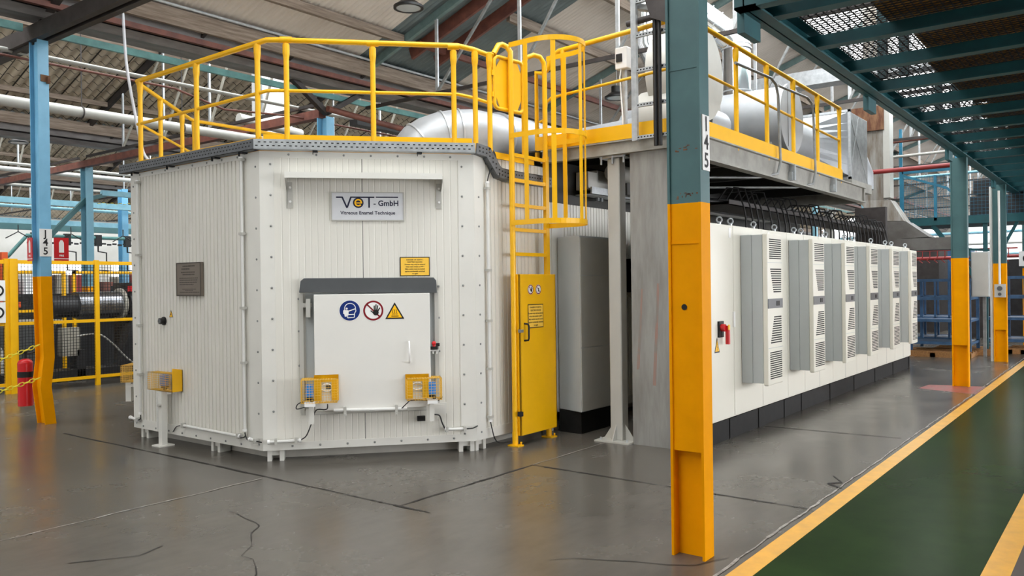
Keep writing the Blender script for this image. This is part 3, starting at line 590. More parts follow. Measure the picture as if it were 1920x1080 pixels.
# awning
aw = obj('canopy', MB(FC).prism([(.225, 0, 2.665), (.225, -.19, 2.655), (.225, -.20, 2.60), (.225, -.195, 2.60), (.225, -.185, 2.64), (.225, 0, 2.65)], (1.43, 0, 0)).box(.225, 1.655, -.20, -.19, 2.60, 2.655), WHITE_TRIM, cab)
for s in (.225, 1.60):
    e = s + .055
    br = obj('canopy_bracket', MB(FC).prism([(s if s < 1 else e, 0, 2.64), (s if s < 1 else e, -.185, 2.63), (s if s < 1 else e, -.18, 2.59), (s if s < 1 else e, -.03, 2.50), (s if s < 1 else e, -.03, 2.34), (s if s < 1 else e, 0, 2.34)], (.004, 0, 0)).box(s + .01, e, -.032, -.022, 2.34, 2.58), GREY_PAINT, aw)
    for z in (2.40, 2.53): obj('bolt', MB(FC).cyl((s + .035, -.032, z), (s + .035, -.045, z), .011, 8), SIGN_WHITE, br)
# guards with blue switches
def mesh_sheet(mb, M3, x0, x1, z0, z1, step, w=.0028):
    """wire grid in a plane given by M3 (x along, y normal, z up)"""
    old = mb.M; mb.M = M3
    n = max(1, round((x1 - x0) / step)); k = max(1, round((z1 - z0) / step))
    for i in range(n + 1): x = x0 + (x1 - x0) * i / n; mb.box(x - w / 2, x + w / 2, -w / 2, w / 2, z0, z1)
    for j in range(k + 1): z = z0 + (z1 - z0) * j / k; mb.box(x0, x1, -w / 2, w / 2, z - w / 2, z + w / 2)
    mb.M = old
MESH_CREAM = mat('guard_mesh_pale_yellow', (240, 192, 84), .45, var=.08)
def guard(M, x0, x1, z0, z1, dep, side, label, window=True):
    """wire guard box: front mesh, top, one open side; side=+1 switch at right"""
    g = thing('switch_guard', label, 'safety guard', tuple((M @ V(((x0 + x1) / 2, 0, z0))).xyz), 'yellow switch guards')
    T = M @ Matrix.Translation((0, -dep, 0))
    m = MB(); mesh_sheet(m, T, x0, x1, z0, z1, .024); 
    top = M @ Matrix(((1, 0, 0, 0), (0, 0, -1, 0), (0, 1, 0, z1), (0, 0, 0, 1))); mesh_sheet(m, top, x0, x1, .02, dep, .024)
    bot = M @ Matrix(((1, 0, 0, 0), (0, 0, -1, 0), (0, 1, 0, z0), (0, 0, 0, 1))); mesh_sheet(m, bot, x0, x1, .02, dep, .024)
    for xx in (x0, x1):
        sd = M @ Matrix(((0, 1, 0, xx), (-1, 0, 0, 0), (0, 0, 1, 0), (0, 0, 0, 1))); mesh_sheet(m, sd, .02, dep, z0, z1, .024)
    obj('guard_mesh', m, MESH_CREAM, g)
    w = x1 - x0
    if window:
        bx0, bx1 = (x0 + .35 * w, x1 + .012) if side < 0 else (x0 - .012, x1 - .35 * w)
        bp = MB(M).box(bx0, bx1, -.136, -.130, z1 - .01, z1 + .035)
        hw = (bx1 - bx0); a, b = bx0 + hw * .3, bx0 + hw * .72
        bp.box(bx0, a, -.136, -.13, z0 + .005, z1 + .035).box(b, bx1, -.136, -.13, z0 + .005, z1 + .035).box(a, b, -.136, -.13, z1 - .03, z1 + .035)
        bp.box(bx0, a, -.139, -.136, z0 + .02, z1).box(b, bx1, -.139, -.136, z0 + .02, z1)
        obj('back_plate', bp, YELLOW, g)
        cx = (a + b) / 2; cz = (z0 + z1) / 2 + .02
        obj('round_collar', MB(M).tube([(cx + .052 * math.cos(t), -.13, cz + .034 * math.sin(t)) for t in [i * math.pi / 10 for i in range(20)]], .006, 6, closed=True), SIGN_WHITE, g)
        obj('key_block', MB(M).box(cx - .01, cx + .035, -.12, -.10, cz - .015, cz + .02), DARK_GREY, g)
    return g
def limit_switch(M, x, z, y, label, s=1.):
    t = thing('limit_switch', label, 'switch', tuple((M @ V((x, y, z - .09))).xyz), 'blue limit switches')
    obj('housing', MB(M).box(x - .033 * s, x + .033 * s, y - .02, y + .03, z - .055, z + .06), SWITCH_BLUE, t, .006)
    obj('switch_foot', MB(M).box(x - .03 * s, x + .03 * s, y - .01, y + .03, z - .08, z - .055).ball((x + .02, y, z - .085), .018), BLACK, t)
    obj('mounting_block', MB(M).box(x - .045, x + .05, y - .02, y + .05, z - .14, z - .10), SIGN_WHITE, t)
    return t
guard(FC, .345, .665, .555, .765, .24, -1, 'yellow mesh switch guard at the lower left corner of the white furnace door')
guard(FC, 1.30, 1.62, .545, .745, .24, 1, 'yellow mesh switch guard at the lower right corner of the white furnace door')
limit_switch(FC, .42, .665, -.22, 'blue limit switch at the lower left corner of the furnace door')
limit_switch(FC, 1.53, .65, -.22, 'blue limit switch at the lower right corner of the furnace door')
def wire(name, M, pts, r, m, label, cat='cable', grp=None):
    P = [V(p) for p in pts]; out = []
    for i in range(len(P) - 1):     # Catmull-Rom
        p0, p1, p2, p3 = P[max(0, i - 1)], P[i], P[i + 1], P[min(len(P) - 1, i + 2)]
        for k in range(6):
            t = k / 6; out.append(.5 * ((2 * p1) + (-p0 + p2) * t + (2 * p0 - 5 * p1 + 4 * p2 - p3) * t * t + (-p0 + 3 * p1 - 3 * p2 + p3) * t ** 3))
    out.append(P[-1]); return solo(name, MB(M).tube(out, r, 6), m, label, cat, grp)
wire('cable', FC, [(.33, -.06, .20), (.38, -.07, .24), (.43, -.08, .36), (.47, -.13, .475), (.55, -.17, .485), (.575, -.2, .50), (.58, -.26, .545)], .006, BLACK, 'black cable drooping from the left switch guard to the floor-level conduit')
wire('cable', FC, [(.37, -.15, .57), (.31, -.16, .54), (.30, -.16, .50), (.36, -.16, .51), (.40, -.16, .53)], .005, BLACK, 'short black cable looping under the left blue switch')
wire('cable', FC, [(1.25, -.15, .465), (1.30, -.2, .52), (1.34, -.24, .55), (1.5, -.2, .535)], .005, BLACK, 'black cable running from the door conduit into the right switch guard')
wire('cable', FC, [(1.56, -.08, .385), (1.61, -.07, .37), (1.635, -.06, .30), (1.66, -.06, .245)], .007, BLACK, 'black cable bending down right of the furnace door into the white conduit')
wire('cable', FC, [(1.54, -.18, .54), (1.59, -.18, .53), (1.63, -.16, .56)], .005, BLACK, 'short black cable under the right blue switch')
# conduits on the cabin skin
def conduit(M, p, q, label, clips=(), r=.015):
    t = thing('conduit_pipe', label, 'conduit', tuple((M @ V(p)).xyz), 'white conduits on the cabin')
    obj('pipe', MB(M).tube([p, q], r, 10), WHITE_PIPE, t)
    for c in clips:
        k = V(p).lerp(V(q), c); d = (V(q) - V(p)).normalized()
        obj('pipe_clip', MB(M).bar(k - d * .012, k + d * .012, .05, .045, (0, 1, 0)), GREY_PAINT, t)
    for k in (p, q):
        d = (V(q) - V(p)).normalized() * (.02 if k == p else -.02)
        obj('end_gland', MB(M).cyl(V(k), V(k) + d, r * 1.4, 8), SIGN_WHITE, t)
    return t
conduit(FL, (.20, -.06, 2.78), (.20, -.06, .27), 'tall white conduit up the left end of the cabin side', (.01, .32, .62, .83))
conduit(FL, (2.09, -.06, 2.83), (2.09, -.06, .27), 'tall white conduit up the cabin side beside the front corner', (.01, .28, .55, .75))
conduit(FL, (1.02, -.06, .225), (2.02, -.06, .215), 'low white conduit along the bottom of the cabin side', (.02, .97))
conduit(FL, (-.02, -.06, .215), (.16, -.06, .20), 'short white conduit stub at the far bottom corner of the cabin side', (.9,))
conduit(FL, (2.16, -.06, .205), (2.27, -.06, .195), 'short white conduit stub at the bottom front corner of the cabin side', (.9,))
conduit(FC, (.03, -.06, .19), (.33, -.06, .195), 'low white conduit left of the furnace door, near the floor', (.25, .85))
conduit(FC, (1.66, -.06, .235), (1.86, -.06, .232), 'low white conduit right of the furnace door', (.1, .95))
conduit(FR, (.16, -.06, 2.62), (.16, -.06, .27), 'tall white conduit round the corner beside the yellow ladder', (.03, .37, .58, .78, .98))
wire('cable', FL, [(.2, -.06, .26), (.2, -.06, .22), (.16, -.06, .2)], .006, BLACK, 'short black cable between conduits at the far bottom corner')
wire('cable', FL, [(2.09, -.06, .26), (2.09, -.06, .22), (2.02, -.06, .2)], .006, BLACK, 'short black cable from the corner conduit into the low conduit')
wire('cable', FL, [(2.09, -.06, .25), (2.12, -.06, .2), (2.16, -.06, .2)], .006, BLACK, 'short black cable from the corner conduit into the stub')
wire('cable', FL, [(2.27, -.06, .195), (2.33, -.05, .19)], .006, BLACK, 'black cable rounding the bottom front corner')
wire('cable', FL, [(1.03, -.06, .225), (.9, -.05, .2), (.8, -.03, .14), (.74, -.01, .11)], .005, BLACK, 'thin dark cable curving under the cabin skirt')
wire('cable', FC, [(1.87, -.06, .232), (1.93, -.06, .235), (1.98, -.03, .25)], .006, BLACK, 'black cable rounding the right front corner low down')
wire('cable', FR, [(.16, -.06, .27), (.17, -.07, .2), (.2, -.08, .1), (.26, -.09, .05), (.4, -.12, .04)], .006, BLACK, 'black cable dropping from the conduit to the floor behind the ladder')
wire('cable', FR, [(.16, -.06, 2.62), (.18, -.07, 2.7), (.24, -.08, 2.78)], .006, BLACK, 'black cable entering the conduit below the bent cable tray')
# leg stand with guard on the left face
g = guard(FL, .50, .975, .565, .745, .14, -1, 'yellow mesh guard on a white post at the cabin side', window=False)
obj('back_plate', MB(FL).box(.80, .985, -.034, -.030, .565, .785).box(.98, .985, -.14, -.03, .565, .785), YELLOW, g)
limit_switch(FL, .735, .665, -.09, 'blue limit switch inside the guard at the cabin side', 1.5)
st = thing('guard_post', 'short white post on a base plate at the cabin side', 'post', tuple((FL @ V((.755, -.12, 0))).xyz))
obj('post', MB(FL).box(.725, .79, -.15, -.09, .0, .56), WHITE_TRIM, st); obj('base_plate', MB(FL).box(.68, .84, -.20, -.04, 0, .012), WHITE_TRIM, st)
obj('conduit', MB(FL).tube([(.665, -.12, .53), (.665, -.12, .14)], .016, 10), WHITE_PIPE, st)
obj('knob', MB(FL).cyl((.77, -.15, .42), (.77, -.18, .42), .018, 10), GREY_PAINT, st)
g2 = guard(FB, 1.33, 1.66, .56, .75, .28, -1, 'yellow mesh switch guard behind the far left corner of the cabin', window=False)
obj('back_plate', MB(FB).box(1.32, 1.66, -.05, -.045, .56, .75), YELLOW, g2)
limit_switch(FB, 1.54, .66, -.15, 'blue limit switch behind the far left corner of the cabin', 1.4)
pk = thing('guard_post', 'short white hanging leg behind the far left corner of the cabin', 'post', tuple((FB @ V((1.51, -.2, .3))).xyz))
obj('post', MB(FB).box(1.48, 1.55, -.27, -.21, .33, .56), WHITE_TRIM, pk); obj('arm', MB(FB).box(1.3, 1.6, -.21, -.02, .50, .53), WHITE_TRIM, pk)

# ---------------------------------------------------------------- signs
sg = thing('company_sign', 'silver VeT-GmbH Vitreous Enamel Technique sign above the furnace door', 'sign', tuple((FC @ V((.965, -.03, 2.225))).xyz))
bd = obj('board', MB(FC).box(.635, 1.295, -.034, -.028, 2.232, 2.488), SIGN_SILVER, sg)
obj('frame', MB(FC).box(.628, 1.302, -.04, -.028, 2.225, 2.233).box(.628, 1.302, -.04, -.028, 2.486, 2.494).box(.628, .636, -.04, -.028, 2.233, 2.486).box(1.294, 1.302, -.04, -.028, 2.233, 2.486), GREY_PAINT, sg)
def SX(u): return .635 + (u - 105) / (1720 - 105) * .66
def SZ(v): return 2.488 - (v - 125) / (765 - 125) * .256
yl = -.0352
lt = MB(FC)
stroke(lt, [(SX(200), SZ(234)), (SX(340), SZ(234))], .013, yl); stroke(lt, [(SX(335), SZ(228)), (SX(442), SZ(480))], .015, yl); stroke(lt, [(SX(445), SZ(480)), (SX(535), SZ(228))], .015, yl)
stroke(lt, [(SX(520), SZ(232)), (SX(1065), SZ(232))], .012, yl); stroke(lt, [(SX(942), SZ(240)), (SX(942), SZ(478))], .015, yl); stroke(lt, [(SX(1095), SZ(229)), (SX(1605), SZ(229))], .010, yl)
lt.flat(disc2(SX(698), SZ(362), .049, 36), yl); obj('logo_lettering', lt, NAVY, sg)
em = MB(FC); ey = yl - .0006
stroke(em, [(p.x, p.z) for p in [V((SX(698) + .029 * math.cos(math.radians(a)), 0, SZ(362) + .029 * math.sin(math.radians(a)))) for a in range(-3, 322, 12)]], .0135, ey)
stroke(em, [(SX(698) - .028, SZ(362) - .002), (SX(698) + .035, SZ(362) - .002)], .009, ey); obj('logo_letter_e', em, SIGN_AMBER, sg)
text('lettering', '- GmbH', FC, SX(1040), SZ(378), .071, NAVY, sg, yl, 'LEFT', .0016, sx=1.0)
text('lettering', 'Vitreous Enamel Technique', FC, SX(915), SZ(602), .0455, NAVY, sg, yl, 'CENTER', .0008, sx=1.0)
DT = ['DANGER OF DEATH -', 'ELECTRIC SHOCKS', 'Furnace may only be entered', 'when main switch is OFF !', 'Main switch must be locked', 'against accidentally switched', 'on again']
def danger(M, x0, x1, z0, z1, y, label):
    s = thing('danger_sign', label, 'sign', tuple((M @ V(((x0 + x1) / 2, y, z0))).xyz))
    obj('board', MB(M).box(x0, x1, y, y + .003, z0, z1), INK, s)
    obj('yellow_field', MB(M).box(x0 + .008, x1 - .008, y - .001, y, z0 + .008, z1 - .008), SIGN_YELLOW, s)
    h = (z1 - z0 - .03) / 7
    for i, l in enumerate(DT): text('lettering', l, M, (x0 + x1) / 2, z1 - .017 - h * (i + .5), h * .78, INK, s, y - .0018, bold=.0004, sx=(x1 - x0) / .29)
danger(FC, 1.258, 1.54, 1.70, 1.882, -.028, 'yellow electric shock danger sign above the right of the furnace door')
def disc_sign(name, M, cx, cz, r, y, kind, label):
    s = thing(name, label, 'sign', tuple((M @ V((cx, y, cz - r))).xyz))
    obj('board', MB(M).flat(disc2(cx, cz, r * 1.04), y), SIGN_WHITE, s)
    if kind == 'mask':
        obj('disc', MB(M).flat(disc2(cx, cz, r), y - .0008), SIGN_BLUE, s)
        m = MB(M); q = lambda u, v: (cx + u * r, cz + v * r)
        head = [q(.53 * math.cos(math.radians(a)) + .03, .50 * math.sin(math.radians(a)) + .22) for a in range(-10, 200, 12)]
        stroke(m, head + [q(-.60, .0), q(-.62, -.1)], r * .075, y - .0016)
        stroke(m, [q(.56, .13), q(.60, -.05), q(.46, -.28), q(.44, -.68), q(-.22, -.72), q(-.22, -.5), q(-.16, -.40), q(.42, -.38)], r * .075, y - .0016)
        m.flat([q(-.62, .02), q(-.36, .06), q(-.12, .02), q(-.12, -.44), q(-.28, -.50), q(-.34, -.62), q(-.50, -.58), q(-.54, -.36), q(-.66, -.28)][::-1], y - .0016)
        stroke(m, [q(-.12, -.06), q(.5, .16)], r * .09, y - .0016); m.flat(disc2(cx - .30 * r, cz + .2 * r, r * .10, 12), y - .0018)
        obj('mask_symbol', m, SIGN_WHITE, s)
    else:
        m = MB(M); ring(m, cx, cz, r * .82, r, y - .001); stroke(m, [(cx - r * .62, cz + r * .62), (cx + r * .62, cz - r * .62)], r * .15, y - .001); obj('prohibition_ring', m, SIGN_RED, s)
        m = MB(M); q = lambda u, v: (cx + u * r, cz + v * r)
        if kind == 'hand':
            m.flat(disc2(cx + .24 * r, cz - .20 * r, r * .29, 16), y - .002)
            for (u0, v0, u1, v1) in ((.10, .02, .09, .50), (.24, .05, .27, .62), (.36, .03, .45, .52), (.44, -.08, .64, .28), (.1, -.3, -.26, .0)): stroke(m, [q(u0, v0), q(u1, v1)], r * .11, y - .002)
        else:
            stroke(m, [q(0, .35), q(0, -.1), q(-.2, -.5)], r * .16, y - .002); stroke(m, [q(0, -.1), q(.2, -.5)], r * .16, y - .002); stroke(m, [q(-.3, .1), q(.3, .1)], r * .14, y - .002)
        obj('%s_symbol' % ('hand' if kind == 'hand' else 'figure'), m, INK, s)
    return s
disc_sign('mask_sign', FC, .787, 1.386, .093, -.1215, 'mask', 'round blue wear-a-mask sign on the furnace door')
disc_sign('no_touching_sign', FC, 1.002, 1.382, .093, -.1215, 'hand', 'round red and white do-not-touch hand sign on the furnace door')
def tri_sign(name, M, cx, z0, w, h, y, kind, label, hw=1.):
    s = thing(name, label, 'sign', tuple((M @ V((cx, y, z0))).xyz))
    obj('board', MB(M).prism([(cx - w / 2, y, z0), (cx + w / 2, y, z0), (cx, y, z0 + h)], (0, .002, 0)), INK, s)
    k = .76; zc = z0 + h / 3
    obj('yellow_field', MB(M).flat([(cx - w / 2 * k, zc + (z0 - zc) * k), (cx + w / 2 * k, zc + (z0 - zc) * k), (cx, zc + (h * 2 / 3) * k)], y - .0008), SIGN_AMBER, s)
    m = MB(M)
    if kind == 'heat':
        for i in (-1, 0, 1): stroke(m, [(cx + i * w * .1 + w * .018 * math.sin(t * 1.3), z0 + h * (.24 + .055 * t)) for t in range(7)], w * .03, y - .0016)
        stroke(m, [(cx - w * .18, z0 + h * .17), (cx + w * .2, z0 + h * .17)], w * .035, y - .0016)
    elif kind == 'bolt': stroke(m, [(cx + w * .04, z0 + h * .6), (cx - w * .07, z0 + h * .38), (cx + w * .05, z0 + h * .38), (cx - w * .03, z0 + h * .14)], w * .06, y - .0016)
    else: m.flat(disc2(cx, z0 + h * .36, w * .12, 8), y - .0016); stroke(m, [(cx, z0 + h * .3), (cx, z0 + h * .6)], w * .1, y - .0016)
    obj('warning_symbol', m, mat('sign_brown_black', (70, 24, 4), .5) if kind == 'heat' else INK, s)
tri_sign('hot_surface_sign', FC, 1.199, 1.30, .178, .156, -.1215, 'heat', 'yellow triangular hot surface sign on the furnace door')
tri_sign('warning_sign', FL, .775, 1.315, .075, .075, -.024, 'dot', 'tiny yellow warning triangle on the cabin side')
pq = thing('plaque', 'dark bronze lettered plaque on the cabin side', 'plaque', tuple((FL @ V((1.16, -.04, 1.53))).xyz))
bb = obj('plate', MB(FL).box(.94, 1.385, -.055, -.022, 1.535, 1.872), BRONZE, pq, .004)
ml = MB(FL); random.seed(3)
obj('raised_border', MB(FL).box(.94, 1.385, -.058, -.055, 1.86, 1.872).box(.94, 1.385, -.058, -.055, 1.535, 1.547).box(.94, .952, -.058, -.055, 1.547, 1.86).box(1.373, 1.385, -.058, -.055, 1.547, 1.86), BRONZE_DARK, pq)
for (z, x0, x1, h) in ((1.828, 1.06, 1.2, .012), (1.83, 1.17, 1.28, .012), (1.80, 1.04, 1.2, .014), (1.768, 1.03, 1.28, .011), (1.745, 1.06, 1.27, .011), (1.71, 1.0, 1.33, .008), (1.69, 1.0, 1.33, .008), (1.668, 1.0, 1.31, .008), (1.646, 1.0, 1.25, .008), (1.60, 1.05, 1.29, .007), (1.588, 1.1, 1.24, .006), (1.568, 1.0, 1.36, .008)):
    x = x0
    while x < x1 - .01:
        w = random.uniform(.012, .04); ml.box(x, min(x1, x + w), -.057, -.055, z, z + h); x += w + .008
obj('raised_lettering', ml, BRONZE_DARK, pq)
bs = thing('round_socket', 'black round screw cap socket sticking out of the cabin side', 'socket', tuple((FL @ V((.64, -.02, 1.24))).xyz))
obj('flange', MB(FL).cyl((.64, -.02, 1.275), (.64, -.035, 1.275), .045, 20), BLACK, bs); obj('cap', MB(FL).cyl((.64, -.035, 1.275), (.64, -.075, 1.275), .036, 6), BLACK, bs); obj('cap_face', MB(FL).cyl((.64, -.075, 1.275), (.64, -.078, 1.275), .022, 14), DARK_GREY, bs)

# ---------------------------------------------------------------- cable tray round the roof edge
def tray_run(mb, sl, M, x0, x1, z0=2.868, h=.092, out=.115, y1=-.03):
    mb.M = M; mb.box(x0, x1, -out, -out + .004, z0, z0 + h); mb.box(x0, x1, -out, y1, z0, z0 + .004); mb.box(x0, x1, y1 - .004, y1, z0, z0 + h)
    sl.M = M; n = int((x1 - x0) / .05)
    for i in range(n):
        x = x0 + .025 + i * .05
        sl.box(x - .011, x + .011, -out - .0008, -out, z0 + .028, z0 + .038); sl.box(x + .014, x + .036, -out - .0008, -out, z0 + .060, z0 + .070)
ct = thing('cable_tray', 'perforated grey cable tray round the top edge of the cabin', 'cable tray', (4.5, 6.4, 2.86))
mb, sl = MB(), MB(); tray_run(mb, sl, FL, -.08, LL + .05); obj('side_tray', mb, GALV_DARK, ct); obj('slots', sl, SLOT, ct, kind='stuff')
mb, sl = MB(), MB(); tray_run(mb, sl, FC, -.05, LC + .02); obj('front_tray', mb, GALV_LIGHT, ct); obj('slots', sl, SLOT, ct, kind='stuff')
mb = MB(); bx = MB(FR)
pth = [(-.02, -.075, 2.92), (.14, -.09, 2.90), (.30, -.1, 2.72), (.44, -.1, 2.70), (1.2, -.1, 2.70)]
for a, b in zip(pth[:-1], pth[1:]): bx.bar(a, b, .012, .10, (0, 0, 1)); bx.bar(V(a) + V((0, .06, -.05)), V(b) + V((0, .06, -.05)), .12, .006, (0, 0, 1))
obj('bent_tray', bx, GALV_DARK, ct)
sl = MB(FR)
for i in range(26):
    t = i / 25; x = .02 + t * 1.15
    for a, b in zip(pth[:-1], pth[1:]):
        if a[0] <= x <= b[0]:
            k = (x - a[0]) / (b[0] - a[0]); p = V(a).lerp(V(b), k); sl.box(p.x - .01, p.x + .01, p.y - .008, p.y - .006, p.z - .025, p.z - .013); sl.box(p.x - .01, p.x + .01, p.y - .008, p.y - .006, p.z + .013, p.z + .025)
obj('slots', sl, SLOT, ct, kind='stuff')
for (M, x) in ((FL, .14), (FL, .85), (FL, 1.66), (FL, 2.1), (FC, .47), (FC, 1.43)):
    obj('tray_clip', MB(M).box(x, x + .045, -.09, -.02, 2.855, 2.868).box(x, x + .006, -.1, -.08, 2.83, 2.868), BLACK, ct)
for i in range(3): wire('cable', FR, [(.05 + .03 * i, -.08, 2.95), (.2 + .02 * i, -.085, 2.93 - .01 * i), (.32, -.08, 2.78), (.6, -.07, 2.735 + .012 * i), (1.2, -.07, 2.735 + .012 * i)], .008, BLACK, ('lower', 'middle', 'upper')[i] + ' black cable lying in the bent cable tray beside the ladder', grp='cables in the bent tray')

# ---------------------------------------------------------------- railing on the cabin roof
def post(mb, p, z0, z1, r=.025):
    mb.cyl((p[0], p[1], z0), (p[0], p[1], z1), r, 12); mb.cyl((p[0], p[1], z1 - .15), (p[0], p[1], z1 - .09), r, 12, r2=r * 1.3, caps=False); mb.cyl((p[0], p[1], z1 - .09), (p[0], p[1], z1 - .01), r * 1.3, 12); return mb
rl = thing('guard_railing', 'yellow tubular railing round the edge of the cabin roof', 'railing', (4.6, 6.4, 2.87))
off = .04
def cp_(s, o=.04): q = FC @ V((s, o, 0)); return (q.x, q.y)
corner = [(4.61, 8.66), (4.61, 6.44), cp_(.16)[:2]]
pA = [(4.61, 8.68, 3.885), (4.61, 6.50, 3.89), cp_(.06) + (3.905,), cp_(.16) + (3.91,), cp_(1.84) + (3.925,), cp_(2.0, .06) + (3.90,), (6.22, 5.06, 3.87), (6.27, 5.0, 3.865)]
obj('top_rail', MB().tube(pA, .0255, 12), YELLOW, rl)
obj('mid_rail', MB().tube([(p[0], p[1], p[2] - .47) for p in pA], .0165, 10), YELLOW, rl)
for q in ((4.61, 8.62), (4.61, 7.52), (4.61, 6.50), cp_(.235), cp_(1.03), cp_(1.80), cp_(2.01, .05), (6.23, 5.03)):
    obj('post', post(MB(), q, 2.90, 3.88), YELLOW, rl)
for s in (.235, 1.03, 1.80):
    q = FC @ V((s, .04, 3.915)); obj('rail_joint', MB(FC).tube([(s - .055, .04, 3.912), (s + .055, .04, 3.916)], .031, 12), YELLOW, rl)
obj('top_rail', MB().tube([(4.61, 8.66, 3.86), (4.70, 8.74, 3.86)] + [(6.0, 9.95, 3.86), (6.12, 10.02, 3.86), (13.2, 10.02, 3.86)], .024, 10), YELLOW, rl)
obj('mid_rail', MB().tube([(4.61, 8.66, 3.42), (6.0, 9.95, 3.42), (6.12, 10.02, 3.42), (13.2, 10.02, 3.42)], .016, 10), YELLOW, rl)
for q in ((5.15, 9.17), (5.75, 9.72), (6.1, 10.02), (7.4, 10.02), (8.8, 10.02), (10.3, 10.02), (11.8, 10.02)): obj('post', post(MB(), q, 2.87, 3.86), YELLOW, rl)
obj('toe_board', MB().box(4.60, 4.61, 6.44, 8.7, 2.90, 3.01).box(6.1, 13.2, 10.02, 10.03, 2.87, 2.99), YELLOW, rl)
obj('toe_board', MB(FC).box(.02, 1.97, .03, .04, 2.87, 3.03), YELLOW, rl)
obj('toe_board', MB(FC).box(.0, 1.97, -.02, .03, 2.862, 2.872), YELLOW, rl)
obj('deck_edge', MB().box(4.56, 4.62, 6.44, 8.72, 2.865, 2.90), YELLOW, rl); obj('deck_edge', MB().box(6.1, 7.0, 5.06, 5.1, 2.865, 2.93), YELLOW, rl)
wire('power_cord', None, [(4.50, 9.0, 5.2), (4.60, 8.98, 4.86), (4.66, 9.0, 4.15), (4.75, 9.0, 3.6), (4.80, 8.98, 3.3), (4.84, 8.95, 3.12), (4.95, 8.85, 2.98)], .016, CABLE, 'white cable hanging from the roof down behind the far end of the railing')

# ================================================================ LADDER WITH CAGE
ld = thing('caged_ladder', 'tall yellow fixed ladder with hooped safety cage beside the cabin', 'ladder', (6.75, 4.94, 0))
ly = 4.94
def flat_path(mb, pts, h, t=.006):
    for a, b in zip(pts[:-1], pts[1:]): mb.bar(a, b, t, h)
    return mb
obj('side_rail', MB().tube([(6.455, ly, .0), (6.455, ly, 3.80), (6.455, ly, 3.92), (6.44, ly + .03, 3.975), (6.40, ly + .06, 3.995), (6.34, ly + .06, 3.975), (6.26, ly + .06, 3.87)], .027, 12), YELLOW, ld)
obj('side_rail', MB().box(7.015, 7.07, ly - .02, ly + .02, 1.7, 2.95), YELLOW, ld)
obj('side_rail', MB().tube([(7.04, ly, 2.9), (7.04, ly, 3.82), (7.03, ly, 3.93), (6.99, ly + .02, 3.99), (6.92, ly + .05, 4.0), (6.86, ly + .10, 3.97), (6.83, ly + .12, 3.90), (6.83, ly + .12, 2.9)], .026, 12), YELLOW, ld)
obj('side_rail', MB().box(6.435, 6.475, ly - .02, ly + .02, 1.7, 2.95), YELLOW, ld)
for i, z in enumerate([.35, .60, .85, 1.1, 1.35, 1.6, 1.895, 2.14, 2.385, 2.635, 2.885]):
    obj('rung', MB().box(6.47, 7.03, ly - .015, ly + .015, z, z + .035), YELLOW, ld)
cg = []
def hoop(z, y0=ly): return [(6.44, ly - .01, z), (6.42, ly - .16, z)] + arc((6.745, ly - .30, z), .33, 170, 370, 24, (1, 0, 0), (0, -1, 0))[0:] if False else [(6.43, ly, z)] + [(6.755 + .325 * math.cos(math.radians(a)), ly - .30 - .33 * math.sin(math.radians(a)), z) for a in range(180, -1, -9)][::1] + [(7.08, ly, z)]
for z in (2.22, 3.085, 3.985):
    obj('cage_hoop', flat_path(MB(), hoop(z), .05), YELLOW, ld)
for (x, y, dx, dy) in ((6.43, 4.74, 0, 1), (6.43, 4.74, 0, 1)) [:1] + tuple((6.755 + .32 * math.cos(math.radians(a)), ly - .30 - .325 * math.sin(math.radians(a)), -math.sin(math.radians(a)), -math.cos(math.radians(a))) for a in (145, 90, 45)) + ((7.08, 4.72, 0, 1),):
    n = V((dx, dy, 0)); w = n * .024; t = V((-dy, dx, 0)) * .004; mb = MB()
    mb.add([V((x, y, z)) + w * sx + t * sy for z in (2.20, 4.0) for sx, sy in ((-1, -1), (1, -1), (1, 1), (-1, 1))], [(0, 3, 2, 1), (4, 5, 6, 7), (0, 1, 5, 4), (1, 2, 6, 5), (2, 3, 7, 6), (3, 0, 4, 7)])
    obj('cage_bar', mb, YELLOW, ld)
for x in (6.455, 7.04):
    obj('foot', MB().cyl((x, ly, 0), (x, ly, .14), .03, 10).box(x - .05, x + .05, ly - .07, ly + .06, 0, .012).cyl((x + .03, ly - .05, .012), (x + .03, ly - .05, .04), .01, 6), YELLOW, ld)
pn = obj('ladder_guard_door', MB().box(6.475, 7.11, ly - .06, ly - .045, .10, 1.71).box(6.475, 6.49, ly - .06, ly + .01, .10, 1.71).box(7.095, 7.11, ly - .06, ly + .01, .10, 1.71), YELLOW, ld, .003, label='yellow sheet metal door closing off the rungs')
FD = frame((6.475, ly - .06, 0), (1, 0), (0, 1))
obj('door_handle', MB(FD).tube([(.075, 0, 1.215), (.078, -.045, 1.21), (.082, -.05, 1.19), (.082, -.05, 1.07), (.078, -.045, 1.05), (.075, 0, 1.045)], .010, 8), INK, pn)
obj('lock', MB(FD).box(-.03, .02, -.03, .0, 1.13, 1.16), GALV, pn); obj('lower_lock', MB(FD).box(-.045, .0, -.03, .01, .30, .345), INK, pn)
danger(FD, .135, .40, 1.165, 1.405, -.003, 'yellow electric shock danger sign on the ladder door')
disc_sign('no_touching_sign', FD, .185, 1.555, .048, -.002, 'hand', 'small round do-not-touch sign at the left on the ladder door')
disc_sign('no_entry_sign', FD, .32, 1.555, .048, -.002, 'figure', 'small round no-access sign at the right on the ladder door')
gt = thing('self_closing_gate', 'yellow swing gate with a solid plate beside the ladder top', 'gate', (6.28, 5.02, 3.3))
gx = lambda s: (6.27 + s * .45, 5.01 - s * .05)
def gp(s, z): return (6.25 + s, 5.0 - .12 * s, z)
ro = []
